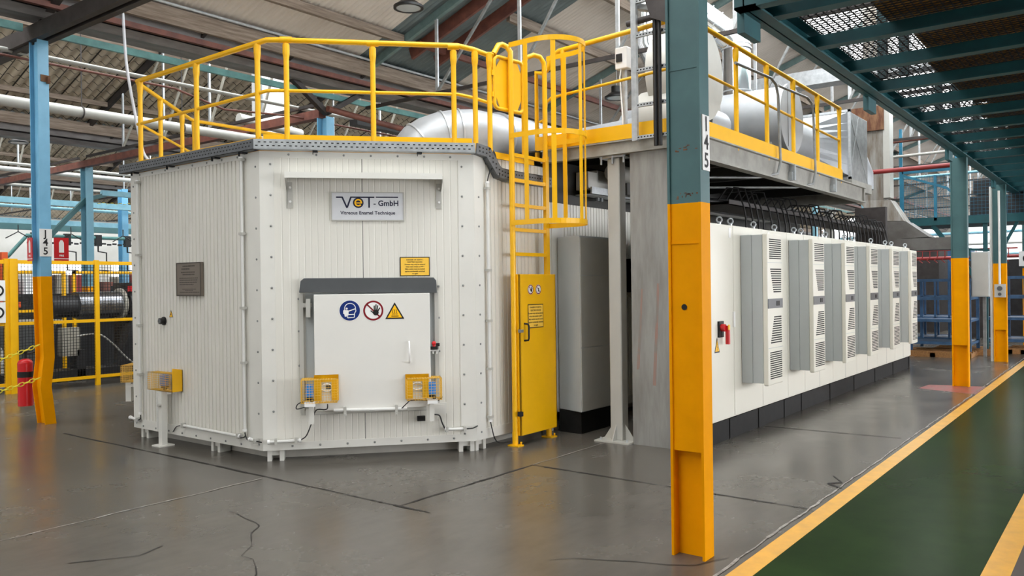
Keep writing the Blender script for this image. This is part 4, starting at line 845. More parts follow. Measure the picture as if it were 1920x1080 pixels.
for (cx, cz, a0) in ((.07, 3.40, 180), (.36, 3.40, 270), (.36, 3.80, 0), (.07, 3.80, 90)):
    for k in range(6): a = math.radians(a0 + k * 18); ro.append(gp(cx + .055 * math.cos(a), cz + .055 * math.sin(a)))
obj('gate_frame', MB().tube(ro, .019, 10, closed=True), YELLOW, gt)
obj('gate_plate', MB().prism([gp(.09, 3.365), gp(.34, 3.365), gp(.39, 3.46), gp(.39, 3.74), gp(.34, 3.835), gp(.10, 3.835), gp(.04, 3.74), gp(.04, 3.46)], (0, .008, 0)), YELLOW, gt)
obj('spring_hinge', MB().box(6.23, 6.27, 4.99, 5.02, 3.45, 3.50).box(6.23, 6.27, 4.99, 5.02, 3.66, 3.71), YELLOW, gt)

# ================================================================ PLATFORM OVER THE CABINETS
pf = thing('steel_platform', 'raised grey steel platform carrying ducts above the white cabinets', 'platform', (10, 4.2, 2.8))
PX0, PX1, PY0, PY1 = 7.15, 13.3, 3.33, 5.06
obj('front_beam', MB().box(PX0, PX0 + .012, PY0, PY1, 2.91, 3.03).box(PX0 - .03, PX0 + .06, PY0, PY1, 2.90, 2.915).box(PX0 - .03, PX0 + .06, PY0, PY1, 3.02, 3.035), BEAM_GREY, pf)
obj('side_beam', MB().box(PX0, PX1, PY0 + .03, PY0 + .042, 2.81, 3.03).box(PX0, PX1, PY0 - .015, PY0 + .09, 2.80, 2.815).box(PX0, PX1, PY0 - .015, PY0 + .09, 3.02, 3.035), BEAM_GREY, pf)
obj('end_beam', MB().box(PX1 - .05, PX1, PY0, 6.4, 2.80, 3.03), BEAM_GREY, pf)
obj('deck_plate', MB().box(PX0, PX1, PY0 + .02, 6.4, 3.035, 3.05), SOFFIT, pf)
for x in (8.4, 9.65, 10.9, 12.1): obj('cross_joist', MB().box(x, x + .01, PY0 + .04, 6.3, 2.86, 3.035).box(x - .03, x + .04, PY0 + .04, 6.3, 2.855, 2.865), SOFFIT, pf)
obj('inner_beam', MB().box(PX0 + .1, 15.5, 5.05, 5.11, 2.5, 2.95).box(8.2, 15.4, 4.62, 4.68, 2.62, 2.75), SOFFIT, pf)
for x in (9.93, 11.62): obj('bolted_bracket', MB().box(x, x + .05, PY0 - .04, PY0 + .04, 2.83, 3.02).box(x - .03, x + .01, PY0 - .02, PY0 + .04, 2.83, 2.93), GALV_LIGHT, pf)
def platform_post(x, y, label):
    t = thing('support_post', label, 'post', (x, y, 0), 'grey support posts under the platform')
    obj('square_tube', MB().box(x - .065, x + .065, y - .07, y + .07, .012, 2.88), GREY_PAINT, t, .012)
    obj('base_plate', MB().box(x - .17, x + .15, y - .20, y + .20, 0, .014), GREY_PAINT, t)
    for gm in (MB().prism([(x - .004, y - .07, .014), (x - .004, y - .18, .014), (x - .004, y - .07, .17)], (.008, 0, 0)), MB().prism([(x - .004, y + .07, .014), (x - .004, y + .18, .014), (x - .004, y + .07, .17)], (.008, 0, 0)), MB().prism([(x - .065, y - .004, .014), (x - .15, y - .004, .014), (x - .065, y - .004, .17)], (0, .008, 0))):
        obj('gusset', gm, GREY_PAINT, t)
    obj('top_plate', MB().box(x - .08, x + .08, y - .15, y + .15, 2.88, 2.90), GALV_LIGHT, t)
    for dy in (-.13, -.0, .13): obj('bolt', MB().cyl((x - .08, y + dy, 2.82), (x - .08, y + dy, 2.93), .012, 6), GALV_LIGHT, t)
    for dy in (-.15, .15): obj('bolt', MB().cyl((x - .12, y + dy, .014), (x - .12, y + dy, .04), .012, 6), GALV_LIGHT, t)
platform_post(7.27, 4.22, 'pale grey square post in front, left of the stained steel plate')
platform_post(15.45, 4.5, 'pale grey square post at the far end under the platform')
duct_cover = solo('cable_duct_plate', MB().box(7.175, 7.20, 3.42, 4.01, 0, 3.02).box(7.2, 7.5, 3.98, 4.0, 0, 3.0), STEEL_PLATE, 'tall stained galvanised plate standing behind the nearest column', 'steel plate')
SMEAR = mat('reddish_rub_mark', (158, 126, 116), .6, rgb2=(136, 130, 124), scale=14, stretch=(1, 2, .5), thr=(.4, .6))
for y, z0, z1, w in ((3.93, .75, 1.55, .03), (3.75, .6, 1.6, .035)): obj('rub_mark', MB().prism([(7.174, y, z0), (7.174, y + w, z0), (7.174, y + w - .06, z1), (7.174, y - .05, z1)], (.0005, 0, 0)), SMEAR, duct_cover)
# railing of the platform
pr = thing('guard_railing', 'yellow railing along the platform over the white cabinets', 'railing', (10, 3.38, 3.03))
tp = [(7.2, 4.98, 4.02), (7.2, 4.86, 4.08), (7.2, 3.52, 4.14), (7.3, 3.40, 4.14), (12.2, 3.38, 4.07)]
obj('top_rail', MB().tube(tp, .026, 10), YELLOW, pr)
obj('mid_rail', MB().tube([(7.2, 5.12, 3.36), (7.2, 5.05, 3.38), (7.2, 5.03, 3.56), (7.2, 4.96, 3.60), (7.2, 3.52, 3.68), (7.3, 3.40, 3.68), (12.15, 3.38, 3.61)], .016, 8), YELLOW, pr)
obj('end_loop', MB().tube([(7.2, 4.98, 4.02), (7.2, 5.0, 3.92), (7.2, 5.06, 3.87), (7.2, 5.16, 3.9), (7.2, 5.16, 2.95)], .026, 10), YELLOW, pr)
for q in ((7.2, 4.81), (7.27, 3.42), (8.36, 3.38), (9.26, 3.38), (10.17, 3.38), (11.13, 3.38), (12.14, 3.38)): obj('post', post(MB(), q, 3.0, 4.09), YELLOW, pr)
obj('toe_board', MB().box(7.13, 7.14, 3.36, 5.12, 3.04, 3.185), YELLOW, pr)
obj('toe_board', MB().box(7.14, 12.16, 3.345, 3.355, 3.04, 3.19), YELLOW, pr)
for i, (x, x2) in enumerate(((9.05, 9.72), (10.35, 10.85))):
    tube_thing('earthing_conduit', [(x - .75, 3.36, 3.92), (x + .25, 3.34, 3.97 - .02), (x + .38, 3.33, 3.9), (x + .42, 3.32, 3.78), (x + .42, 3.30, 3.0), (x + .38, 3.32, 2.86), (x + .1, 3.45, 2.80), (x - .7, 4.3, 2.80)], .016, GALV, ('left', 'right')[i] + ' grey bent conduit looping over the platform railing', 'conduit', 'grey conduits over the platform railing')

# vertical cable ladder, conduits and boxes at the platform corner
cl = thing('cable_ladder', 'upright galvanised cable ladder left of the nearest column', 'cable ladder', (7.0, 3.7, 2.96))
obj('side_channel', MB().box(6.98, 7.02, 3.82, 3.875, 2.98, 5.4), GALV_LIGHT, cl)
obj('side_channel', MB().box(6.98, 7.02, 3.44, 3.48, 2.98, 5.4), GALV_LIGHT, cl)
for z in (2.99, 3.30, 3.635, 3.97, 4.3, 4.62): 
    obj('rung', MB().box(6.985, 7.015, 3.48, 3.82, z, z + .035), GALV_LIGHT, cl)
    sl = MB()
    for k in range(10): sl.box(6.984, 6.985, 3.50 + k * .033, 3.517 + k * .033, z + .012, z + .024)
    obj('slots', sl, SLOT, cl)
tube_thing('black_cable', [(6.95, 3.60, 2.9), (6.95, 3.60, 5.3)], .022, BLACK, 'thick black cable on the cable ladder, left one', 'cable', 'black cables on the cable ladder')
tube_thing('black_cable', [(6.95, 3.555, 2.9), (6.95, 3.555, 5.3)], .02, BLACK, 'thick black cable on the cable ladder, right one', 'cable', 'black cables on the cable ladder')
solo('tray_bracket', MB().prism([(6.9, 3.45, 4.02), (6.9, 3.62, 4.1), (6.9, 3.68, 4.3), (6.9, 3.6, 4.5), (6.9, 3.4, 4.5)], (.02, 0, 0)), DARK_STEEL, 'dark plate bracket left of the nearest column near the top', 'bracket')
tube_thing('stay_tube', [(7.05, 3.55, 4.16), (7.05, 3.95, 4.14)], .03, DARK_STEEL, 'dark end piece of the yellow handrail by the column', 'tube')
solo('cable_tray', MB().bar((7.1, 3.6, 4.22), (7.1, 3.86, 4.30), .12, .05), GALV, 'short perforated tray leading to the dark bracket', 'cable tray')
sw = thing('switch_box', 'white switch box with black rotary switch on the platform rail', 'switch box', (7.3, 4.15, 3.8))
obj('enclosure', MB().box(7.25, 7.36, 4.07, 4.21, 3.78, 4.0), SIGN_WHITE, sw, .01)
obj('rotary_switch', MB().box(7.235, 7.25, 4.125, 4.19, 3.85, 3.93), INK, sw)
obj('stand', MB().box(7.3, 7.34, 4.12, 4.16, 3.05, 3.78), GALV_LIGHT, sw)
obj('cable', MB().tube([(7.27, 4.15, 3.78), (7.26, 4.16, 3.7), (7.27, 4.14, 3.3), (7.28, 4.14, 3.06)], .008, 6), SIGN_WHITE, sw)

# ================================================================ DUCTS AND FANS
d1 = thing('round_duct', 'long silver round duct with elbow lying over the cabin roof', 'duct', (8, 5.9, 2.87))
el = [(6.42, 6.28, 2.8), (6.43, 6.27, 2.95)] + [(6.43 + .55 * (1 - math.cos(math.radians(a))), 6.27 - .37 * (1 - math.cos(math.radians(a))), 2.95 + .33 * math.sin(math.radians(a))) for a in (15, 30, 45, 60, 75, 90)] + [(7.4, 5.87, 3.28)]
obj('elbow', MB().tube(el, .29, 24), DUCT, d1)
obj('straight_duct', MB().tube([(7.35, 5.87, 3.29), (13, 5.87, 3.29)], .30, 28), DUCT, d1)
for i in (3, 5, 6): 
    p, q = V(el[i]), V(el[i + 1]); obj('seam_ring', MB().cyl(p, p + (q - p).normalized() * .02, .302, 24), GALV_LIGHT, d1)
for x in (7.36, 7.9, 8.9, 9.9): obj('seam_ring', MB().cyl((x, 5.87, 3.29), (x + .02, 5.87, 3.29), .308, 28), GALV_LIGHT, d1)
d2 = solo('round_duct', MB().tube([(8.9, 5.75, 3.36), (8.9, 4.3, 3.42)], .24, 24), DUCT, 'shorter silver duct behind the yellow ladder cage', 'duct')
fn = thing('fan_unit', 'large round grey centrifugal fan behind the nearest column', 'fan', (8.6, 4.3, 3.05))
obj('scroll_casing', MB().cyl((8.95, 4.05, 4.06), (8.95, 4.5, 4.06), .52, 40), GREY_PAINT, fn)
obj('casing_rim', MB().cyl((8.95, 4.01, 4.06), (8.95, 4.05, 4.06), .56, 40), GREY_PAINT, fn)
obj('motor_casing', MB().cyl((8.75, 4.2, 3.55), (8.75, 4.65, 3.55), .33, 28), GREY_PAINT, fn)
obj('mounting_frame', MB().box(8.5, 9.4, 4.15, 4.9, 3.05, 3.25).box(8.8, 9.3, 4.2, 4.8, 3.25, 3.6), GREY_PAINT, fn)
f2 = thing('fan_unit', 'dark round fan housing just right of the nearest column', 'fan', (9.9, 4.2, 3.05))
obj('scroll_casing', MB().cyl((9.75, 4.3, 4.2), (9.75, 4.8, 4.2), .46, 36), GREY_PAINT, f2)
obj('mounting_frame', MB().box(9.4, 10.1, 4.3, 4.8, 3.05, 3.9), GREY_PAINT, f2)
sl_ = thing('silencer', 'big silver drum with a flat round end facing the aisle', 'duct silencer', (11.2, 3.7, 3.1))
obj('drum', MB().cyl((11.15, 3.75, 3.82), (11.15, 6.2, 3.82), .45, 40), DUCT, sl_)
cap = obj('end_cap', MB().cyl((11.15, 3.72, 3.82), (11.15, 3.75, 3.82), .47, 40), DUCT, sl_)
obj('cap_seam', MB().box(10.98, 10.985, 3.715, 3.72, 3.42, 4.22).box(11.22, 11.225, 3.715, 3.72, 3.40, 4.24), DARK_GREY, cap)
obj('drum_seam', MB().cyl((11.15, 4.3, 3.82), (11.15, 4.31, 3.82), .455, 40).cyl((11.15, 5.3, 3.82), (11.15, 5.31, 3.82), .455, 40), GREY_PAINT, sl_)
obj('saddle', MB().box(10.85, 11.45, 3.9, 4.0, 3.05, 3.5).box(10.85, 11.45, 5, 5.1, 3.05, 3.5), GREY_PAINT, sl_)
d3 = solo('round_duct', MB().tube([(9.4, 4.3, 3.6), (9.97, 4.3, 3.6)], .2, 28), DUCT, 'short silver duct stub beside the fan, right of the nearest column', 'duct')
stk = thing('exhaust_stack', 'shiny foil-clad exhaust stack rising to the roof', 'exhaust stack', (11.4, 4.6, 4.0))
obj('lower_pipe', MB().tube([(11.45, 4.62, 4.1), (11.45, 4.62, 5.02), (11.43, 4.66, 5.12), (11.35, 4.78, 5.25), (11.1, 5.1, 5.55), (11.0, 5.25, 5.75), (11.0, 5.3, 6.2), (11, 5.3, 7.06)], .205, 24), BRIGHT_STEEL, stk)
for z, w in ((4.2, 0), (4.28, 0), (4.36, 0), (4.98, 0), (5.04, .01)): obj('clamp_ring', MB().cyl((11.45, 4.62 + w, z), (11.45, 4.62 + w, z + .015), .22, 24), GALV_LIGHT, stk)
for t in (.0, .25, .5, .75, 1): 
    p = V((11.35, 4.78, 5.25)).lerp(V((11.05, 5.2, 5.65)), t); dd = (V((11.05, 5.2, 5.65)) - V((11.35, 4.78, 5.25))).normalized(); obj('clamp_ring', MB().cyl(p, p + dd * .015, .222, 24), GALV_LIGHT, stk)
s2 = solo('exhaust_stack', MB().tube([(12.1, 5.9, 4.0), (12.1, 5.9, 4.5), (11.6, 6.2, 5.4), (11.6, 6.2, 6.75)], .16, 20), BRIGHT_STEEL, 'darker thin steel flue just behind the foil-clad stack', 'exhaust stack')
d4 = thing('round_duct', 'silver duct widening into a square plenum at the platform end', 'duct', (12.5, 3.9, 3.1))
obj('straight_duct', MB().tube([(11.2, 4.15, 3.68), (12.55, 4.15, 3.68)], .36, 32), DUCT, d4)
n = 32; vs = []
for i in range(n):
    a = 2 * math.pi * i / n; vs.append((12.5, 4.15 + .36 * math.cos(a), 3.68 + .36 * math.sin(a)))
for i in range(n):
    a = 2 * math.pi * i / n; c, s = math.cos(a), math.sin(a); k = .5 / max(abs(c), abs(s)); vs.append((13.45, 4.1 + k * c, 3.76 + k * s))
obj('transition', MB().add(vs, [(i, (i + 1) % n, n + (i + 1) % n, n + i) for i in range(n)]), DUCT, d4)
px = obj('plenum_box', MB().box(13.45, 14.55, 3.6, 4.62, 3.22, 4.28), GALV, d4, .006)
obj('flange', MB().box(13.42, 13.47, 3.57, 4.64, 3.20, 3.24).box(13.42, 13.47, 3.57, 4.64, 4.26, 4.30).box(13.42, 13.47, 3.57, 3.61, 3.2, 4.3), GALV_LIGHT, d4)
obj('cross_crease', MB().bar((13.48, 3.597, 4.26), (14.52, 3.597, 3.24), .004, .008).bar((13.48, 3.597, 3.24), (14.0, 3.597, 4.26), .004, .008), GALV_LIGHT, px)
obj('plenum_legs', MB().box(13.4, 14.6, 3.55, 4.6, 3.05, 3.2), BEAM_GREY, d4)
obj('outlet_elbow', MB().tube([(14.5, 4.1, 3.75), (14.9, 4.1, 3.75), (15.1, 4.05, 3.65), (15.2, 4.0, 3.45), (15.2, 4.0, 3.2)], .33, 24), DUCT, d4)
bd_ = solo('box_duct', MB().box(15.9, 16.3, 2.6, 6.8, 5.36, 5.64), GALV_LIGHT, 'long pale rectangular duct under the roof behind the platform', 'duct')
rd = thing('extraction_duct', 'weathered galvanised duct with rust dropping into a sloping hood', 'duct', (18.2, 4.2, 2.3))
obj('riser', MB().box(18.0, 18.4, 4.15, 4.52, 3.25, 7.3), RUST_DUCT, rd)
obj('rusty_panel', MB().box(17.94, 17.99, 4.12, 4.75, 4.7, 5.2), RUST, rd)
obj('bright_riser_edge', MB().box(17.98, 18.3, 4.02, 4.145, 3.3, 7.3), GREY_PAINT, rd)
obj('upper_hood', MB().add([(18.0, 4.64, 3.28), (18.0, 4.02, 3.25), (18.5, 4.02, 3.25), (18.5, 4.64, 3.28), (17.95, 4.33, 2.83), (17.95, 3.76, 2.80), (18.6, 3.76, 2.80), (18.6, 4.33, 2.83)], [(0, 4, 5, 1), (1, 5, 6, 2), (2, 6, 7, 3), (3, 7, 4, 0), (4, 7, 6, 5), (0, 1, 2, 3)]), RUST_DUCT, rd)
obj('lower_hood', MB().add([(17.95, 4.33, 2.82), (17.95, 3.72, 2.79), (18.6, 3.72, 2.79), (18.6, 4.33, 2.82), (17.95, 4.18, 2.43), (17.95, 3.3, 2.46), (18.7, 3.3, 2.46), (18.7, 4.18, 2.43)], [(0, 4, 5, 1), (1, 5, 6, 2), (2, 6, 7, 3), (3, 7, 4, 0), (4, 7, 6, 5)]).box(17.95, 18.6, 2.9, 4.18, 2.2, 2.44), DULL_DUCT, rd)

# ================================================================ ELECTRICAL CABINETS
CY = 3.32; seams = [7.40, 8.08, 8.88, 9.70, 10.30, 11.47, 12.07, 13.27, 13.87, 14.95, 16.28]
bays = [(7.40, 8.08), (8.08, 8.88), (8.88, 9.70), (9.70, 10.32), (10.32, 11.50), (11.50, 12.68), (12.68, 13.88), (13.88, 15.08), (15.08, 16.28)]
names = ['first', 'second', 'third', 'fourth', 'fifth', 'sixth', 'seventh', 'eighth', 'ninth']
for i, (x0, x1) in enumerate(bays):
    t = thing('electrical_cabinet', 'tall white electrical cabinet, %s from the nearest column' % names[i] if i < 8 else 'tall white electrical cabinet at the far end of the row', 'cabinet', ((x0 + x1) / 2, CY + .3, 0), 'row of electrical cabinets')
    obj('body', MB().box(x0 + .002, x1 - .002, CY + .02, CY + .60, .21, 2.19), CREAM, t, .006)
    obj('door', MB().box(x0 + .004, x1 - .004, CY, CY + .02, .225, 2.18), CREAM, t, .004)
    xm = x1 if x1 - x0 < .9 else (x0 + x1) / 2
    if x1 - x0 > .9: obj('door_gap', MB().box(xm - .002, xm + .002, CY - .001, CY, .225, 2.18), DARK_GREY, t)
    pt = obj('plinth', MB().box(x0, x1, CY + .02, CY + .6, 0, .205), BLACK_PLINTH, t)
    obj('plinth_corner', MB().box(x0, x0 + .1, CY + .012, CY + .03, 0, .205), BLACK_PLINTH, pt)
    obj('plinth_corner', MB().box(x1 - .1, x1, CY + .012, CY + .03, 0, .205), BLACK_PLINTH, pt)
    for xx in ((x0 + .08, x1 - .08) if i in (1, 4, 6, 8) else (x0 + (x1 - x0) * .7,)):
        obj('lifting_eye', MB().tube(arc((xx, CY + .06, 2.24), .027, 0, 360, 16, (.38, -.92, 0), (0, 0, 1))[:-1], .009, 8, closed=True).cyl((xx, CY + .06, 2.19), (xx, CY + .06, 2.215), .02, 10), GALV_LIGHT, t)
    if i == 0:
        FK = frame((0, CY, 0), (1, 0), (0, 1))
        lk = obj('door_handle', MB(FK).box(8.045, 8.075, -.02, 0, 1.14, 1.30), SIGN_WHITE, t, .004)
        ms = obj('main_switch', MB(FK).box(7.665, 7.775, -.02, 0, 1.055, 1.215), INK, t)
        obj('switch_knob', MB(FK).cyl((7.72, -.02, 1.15), (7.72, -.06, 1.15), .038, 16).box(7.74, 7.775, -.085, -.05, .985, 1.17), RED, ms)
        obj('switch_tab', MB(FK).box(7.735, 7.765, -.09, -.08, 1.13, 1.18), SIGN_YELLOW, ms)
        tri_sign('high_voltage_sign', FK, 7.645, .905, .125, .15, -.002, 'bolt', 'yellow lightning bolt triangle under the red main switch')
    if i in (0, 2): obj('cabinet_tag', MB().box(x0 + .57 if i == 0 else x0 + .2, x0 + .62 if i == 0 else x0 + .25, CY - .003, CY, 2.06, 2.16), SIGN_WHITE, t)
# side coolers: stepped grey casing and a cream grille front
def cooler(x, label):
    W = .43; yb, yf = CY - .003, CY - .235
    z0, z1 = .545, 2.095
    t = thing('cabinet_cooler', label, 'cooling unit', (x, CY, z0), 'wall coolers on the electrical cabinets')
    obj('rear_casing', MB().box(x, x + W, CY - .12, yb, z0, z1), COOLER_GREY, t, .004)
    obj('front_casing', MB().box(x + .003, x + W - .003, yf, CY - .122, z0 + .003, z1 - .003), COOLER_GREY, t, .004)
    fr_ = obj('front_panel', MB().box(x - .002, x + W + .002, yf - .055, yf, z0 - .02, z1 + .008), CREAM, t, .012)
    F = frame((x, yf - .055, z0 - .02), (1, 0), (0, 1)); H = z1 - z0 + .028
    y = -.0015
    def slats(a, b, xl0, xr0, xl1, xr1, n):
        sl = MB(F)
        for k in range(n):
            q = (k + .5) / n; z = a + (b - a) * q; xl = xl0 + (xl1 - xl0) * q; xr = xr0 + (xr1 - xr0) * q
            sl.box(xl, xr, y, 0, z - (b - a) / n * .26, z + (b - a) / n * .26)
        obj('louvre_grille', sl, SLOT, fr_)
    slats(.06, .35, .05, .40, .05, .40, 13); slats(.43, .72, .07, .40, .18, .39, 12); slats(.96, 1.22, .17, .39, .07, .40, 11); slats(1.31, 1.53, .05, .40, .05, .40, 10)
    obj('panel_joint', MB(F).box(0, W, -.001, 0, .385, .390).box(0, W, -.001, 0, 1.275, 1.28), COOLER_GREY, fr_)
    cp = obj('control_strip', MB(F).box(-.001, W + .001, -.004, 0, .80, .90), DARK_GREY, fr_)
    obj('display', MB(F).box(.24, .33, -.008, -.004, .825, .875), INK, cp)
    return t
xs = [8.27, 9.76, 11.09, 12.33, 13.67, 14.98]
for i, x in enumerate(xs): cooler(x, 'grey and cream wall cooler with louvres, %s' % ('nearest of the row', 'second from the nearest', 'third from the nearest', 'fourth from the nearest', 'fifth from the nearest, next to last', 'farthest of the row')[i])

# low grey cabinet and support behind the ladder
gc = thing('grey_enclosure', 'plain grey cabinet on a black base between ladder and post', 'cabinet', (7.6, 4.95, 0))
obj('body', MB().prism([(7.30, 4.70, .24), (7.42, 5.06, .24), (8.3, 5.06, .24), (8.0, 4.70, .24)], (0, 0, 1.88)), COOLER_GREY, gc, .004)
obj('side_panel', MB().box(7.31, 8.0, 4.694, 4.70, 1.70, 2.1).box(7.31, 8.0, 4.694, 4.70, .93, 1.69).box(7.31, 8.0, 4.694, 4.70, .25, .92), GREY_PAINT, gc)
obj('base', MB().box(7.36, 8.0, 4.74, 5.02, 0, .24), BLACK_PLINTH, gc)
solo('duct_housing', MB().box(8.6, 9.4, 4.25, 4.9, 1.5, 1.9).prism([(8.6, 4.25, 1.5), (8.6, 4.9, 1.5), (9.4, 4.9, 1.1), (9.4, 4.25, 1.1)], (0, 0, .4)), BEAM_GREY, 'grey angled housing in the dark gap behind the square post', 'duct')
jb = thing('junction_box', 'pale grey junction box with cable glands under the platform', 'junction box', (8.0, 4.95, 2.7))
obj('enclosure', MB().box(7.75, 7.95, 4.86, 5.02, 2.66, 2.86), GREY_PAINT, jb); obj('second_enclosure', MB().box(8.0, 8.3, 4.9, 5.04, 2.63, 2.9), GREY_PAINT, jb)
obj('cable_gland', MB().cyl((7.80, 4.94, 2.6), (7.80, 4.94, 2.66), .03, 8).cyl((7.88, 4.94, 2.6), (7.88, 4.94, 2.66), .03, 8).cyl((8.1, 4.96, 2.56), (8.1, 4.96, 2.63), .03, 8).cyl((8.18, 4.96, 2.56), (8.18, 4.96, 2.63), .03, 8), DARK_GREY, jb)
ct2 = solo('cable_tray', MB().box(7.7, 13.5, 4.78, 4.80, 2.60, 2.68).box(7.7, 13.5, 4.78, 5.0, 2.60, 2.605), GALV_LIGHT, 'perforated cable tray running into the dark under the platform', 'cable tray')
solo('grey_pipe', MB().tube([(8.0, 4.7, 2.86), (9.5, 4.7, 2.84)], .10, 16), BEAM_GREY, 'thick grey pipe under the platform beside the square post', 'pipe')
# cable bundle with drops into the cabinets
random.seed(11)
bt = solo('cable_tray', MB().box(9.2, 16.6, 3.82, 4.3, 2.52, 2.53).box(9.2, 16.6, 3.82, 3.83, 2.52, 2.58).box(16.6, 16.75, 3.8, 4.35, 2.2, 3.0), DARK_STEEL, 'dark cable tray loaded with black cables above the cabinets', 'cable tray')
for k in range(7):
    lab = '%s black cable in the tray above the white cabinets, counted from the front' % NTH[k]
    pts = [(9.0, 4.0 + .04 * k, 2.56 + .015 * (k % 3))]
    for i in range(1, 16): pts.append((9.0 + i * .5, 3.86 + .05 * k + random.uniform(-.03, .03), 2.56 + .02 * (k % 3) + random.uniform(-.01, .03)))
    tube_thing('black_cable', pts, .018, BLACK, lab, 'cable', 'cables in the tray above the cabinets', 6)
xx = 9.0
for k in range(34):
    xx += random.uniform(.14, .3)
    if xx > 16.2: break
    h = random.uniform(.05, .22)
    pts = [(xx - .12, 3.95, 2.57), (xx - .08, 3.85, 2.62 + h * .6), (xx - .02, 3.74, 2.62 + h * .5), (xx, 3.68, 2.5), (xx + .02, 3.66, 2.35), (xx + .02, 3.66, 2.18)]
    solo('black_cable', MB().tube(pts, .011, 6), INK, '%s black cable looping down to the cabinet tops, counted from the near end' % ordinal(k + 1), 'cable', 'cables dropping into the cabinet tops')

# ================================================================ STORAGE DECK OVER THE AISLE
dk = thing('storage_deck', 'dark teal steel storage deck with wire mesh floor over the green aisle', 'mezzanine deck', (20, 0, 3.4))
DX0, DX1, DY0, DY1, DZ = 5.25, 42., -2.6, 2.12, 3.42
obj('edge_beam', MB().box(DX0, DX1, 2.06, 2.07, DZ, DZ + .14).box(DX0, DX1, 1.98, 2.13, DZ, DZ + .014).box(DX0, DX1, 1.98, 2.13, DZ + .13, DZ + .14), DECK_TEAL, dk)
obj('end_beam', MB().box(DX0, DX0 + .1, DY0, 2.13, DZ, DZ + .14), DECK_TEAL, dk)
x = 5.62
j = 0
while x < 36:
    obj('joist', MB().box(x, x + .012, DY0, 2.06, DZ + .01, DZ + .11).box(x - .05, x + .06, DY0, 2.06, DZ + .005, DZ + .015), DECK_TEAL, dk); x += .945; j += 1
obj('middle_beam', MB().box(DX0, DX1, -.55, -.45, DZ + .02, DZ + .14), DECK_TEAL, dk)
ms = MB(); zt = DZ + .13
x = DX0 + .1
while x < 30:
    ms.box(x, x + .009, DY0, 2.06, zt, zt + .006); x += .055
y = DY0
while y < 2.06:
    ms.box(DX0, 30, y, y + .009, zt + .006, zt + .012); y += .055
k = -40
while k < 30:      # second, diagonal layer of the expanded mesh
    a0, a1 = max(DX0, k), min(30, k + (2.06 - DY0))
    if a1 > a0 + .1: ms.bar((a0, DY0 + (a0 - k), zt + .02), (a1, DY0 + (a1 - k), zt + .02), .006, .004)
    k += .08
obj('mesh_floor', ms, MACHINE, dk, kind='stuff')
for x in (5.5, 8.7, 13.0, 17.5): obj('hanging_plate', MB().box(x - .15, x + .15, 2.1, 2.15, DZ - .13, DZ + .08), DECK_TEAL, dk)
BK = mat('board_edge', (120, 100, 62), .8)
random.seed(5); nb = 0
x = 6.1
while x < 30:
    w = random.uniform(.55, .8)
    solo('storage_board', MB().box(x, x + w, -.9 + random.uniform(-.1, .1), 1.46 + random.uniform(-.05, .05), zt + .02, zt + .06), BOARD, 'brown board on the mesh floor of the storage deck, %s from the near end' % ordinal(nb + 1), 'board', 'boards on the storage deck')
    x += w + random.uniform(.12, .3); nb += 1
x = 6; nc = 0
while x < 32:
    nc += 1
    t = thing('stored_crate', 'dark loaded crate on the storage deck, %s from the near end' % ordinal(nc), 'crate', (x + .6, 0, zt), 'crates on the storage deck')
    obj('crate_body', MB().box(x, x + 1.15, -2.3, 1.35, zt + .10, zt + .10 + random.uniform(.7, 1.3)), MACHINE, t); x += 1.35
for i, x in enumerate((8.45, 11.25, 14.2, 17.2, 20.3, 24.)):
    t = thing('rack_upright', '%s pair of slotted teal rack uprights on the storage deck, from the near end' % NTH[i], 'rack upright', (x, 1.9, zt), 'rack uprights on the storage deck')
    for dy in (0, .19):
        obj('upright', MB().box(x, x + .07, 1.72 + dy, 1.80 + dy, zt + .01, zt + 2.6), DECK_TEAL, t)
    ho = MB()
    for k in range(26): ho.box(x - .001, x, 1.752, 1.768, zt + .1 + k * .09, zt + .125 + k * .09)
    obj('slot_holes', ho, SLOT, t); obj('spacer', MB().box(x + .02, x + .04, 1.8, 1.91, zt + .6, zt + .65).box(x + .02, x + .04, 1.8, 1.91, zt + 1.6, zt + 1.65), DECK_TEAL, t)

# ================================================================ LEFT: FENCE, CHAIN, EXTINGUISHER, MACHINES
def wire_grid(mb, x0, x1, y, z0, z1, sx=.05, sz=.05, w=.0065):
    n = int((x1 - x0) / sx)
    for i in range(1, n + 1): xx = x0 + (x1 - x0) * i / (n + 1); mb.box(xx - w / 2, xx + w / 2, y - w / 2, y + w / 2, z0, z1)
    n = int((z1 - z0) / sz)
    for i in range(1, n + 1): zz = z0 + (z1 - z0) * i / (n + 1); mb.box(x0, x1, y - w / 2, y + w / 2, zz - w / 2, zz + w / 2)
def fence_panel(x0, x1, y, label, h=2.12, end=True, start=True):
    t = thing('safety_fence', label, 'safety fence', ((x0 + x1) / 2, y, 0), 'yellow machine safety fence')
    for x in ((x0,) if start else ()) + ((x1,) if end else ()): obj('post', MB().box(x - .035, x + .035, y - .03, y + .03, 0, h), YELLOW, t); 
    obj('rail', MB().box(x0 + .035, x1 - .035, y - .02, y + .02, h - .08, h - .02), YELLOW, t)
    obj('rail', MB().box(x0 + .035, x1 - .035, y - .02, y + .02, 1.07, 1.12), YELLOW, t)
    obj('rail', MB().box(x0 + .035, x1 - .035, y - .02, y + .02, .12, .17), YELLOW, t)
    m = MB(); wire_grid(m, x0, x1, y, .17, 1.07); wire_grid(m, x0, x1, y, 1.12, h - .08)
    obj('wire_mesh', m, INK, t); return t
fence_panel(5.42, 6.69, 14.03, 'yellow framed mesh fence panel just right of the blue column')
fence_panel(6.69, 8.0, 14.03, 'yellow framed mesh fence panel beside the cabin', start=False)
fence_panel(8.0, 10.5, 14.03, 'yellow framed mesh fence panel behind the cabin', start=False)
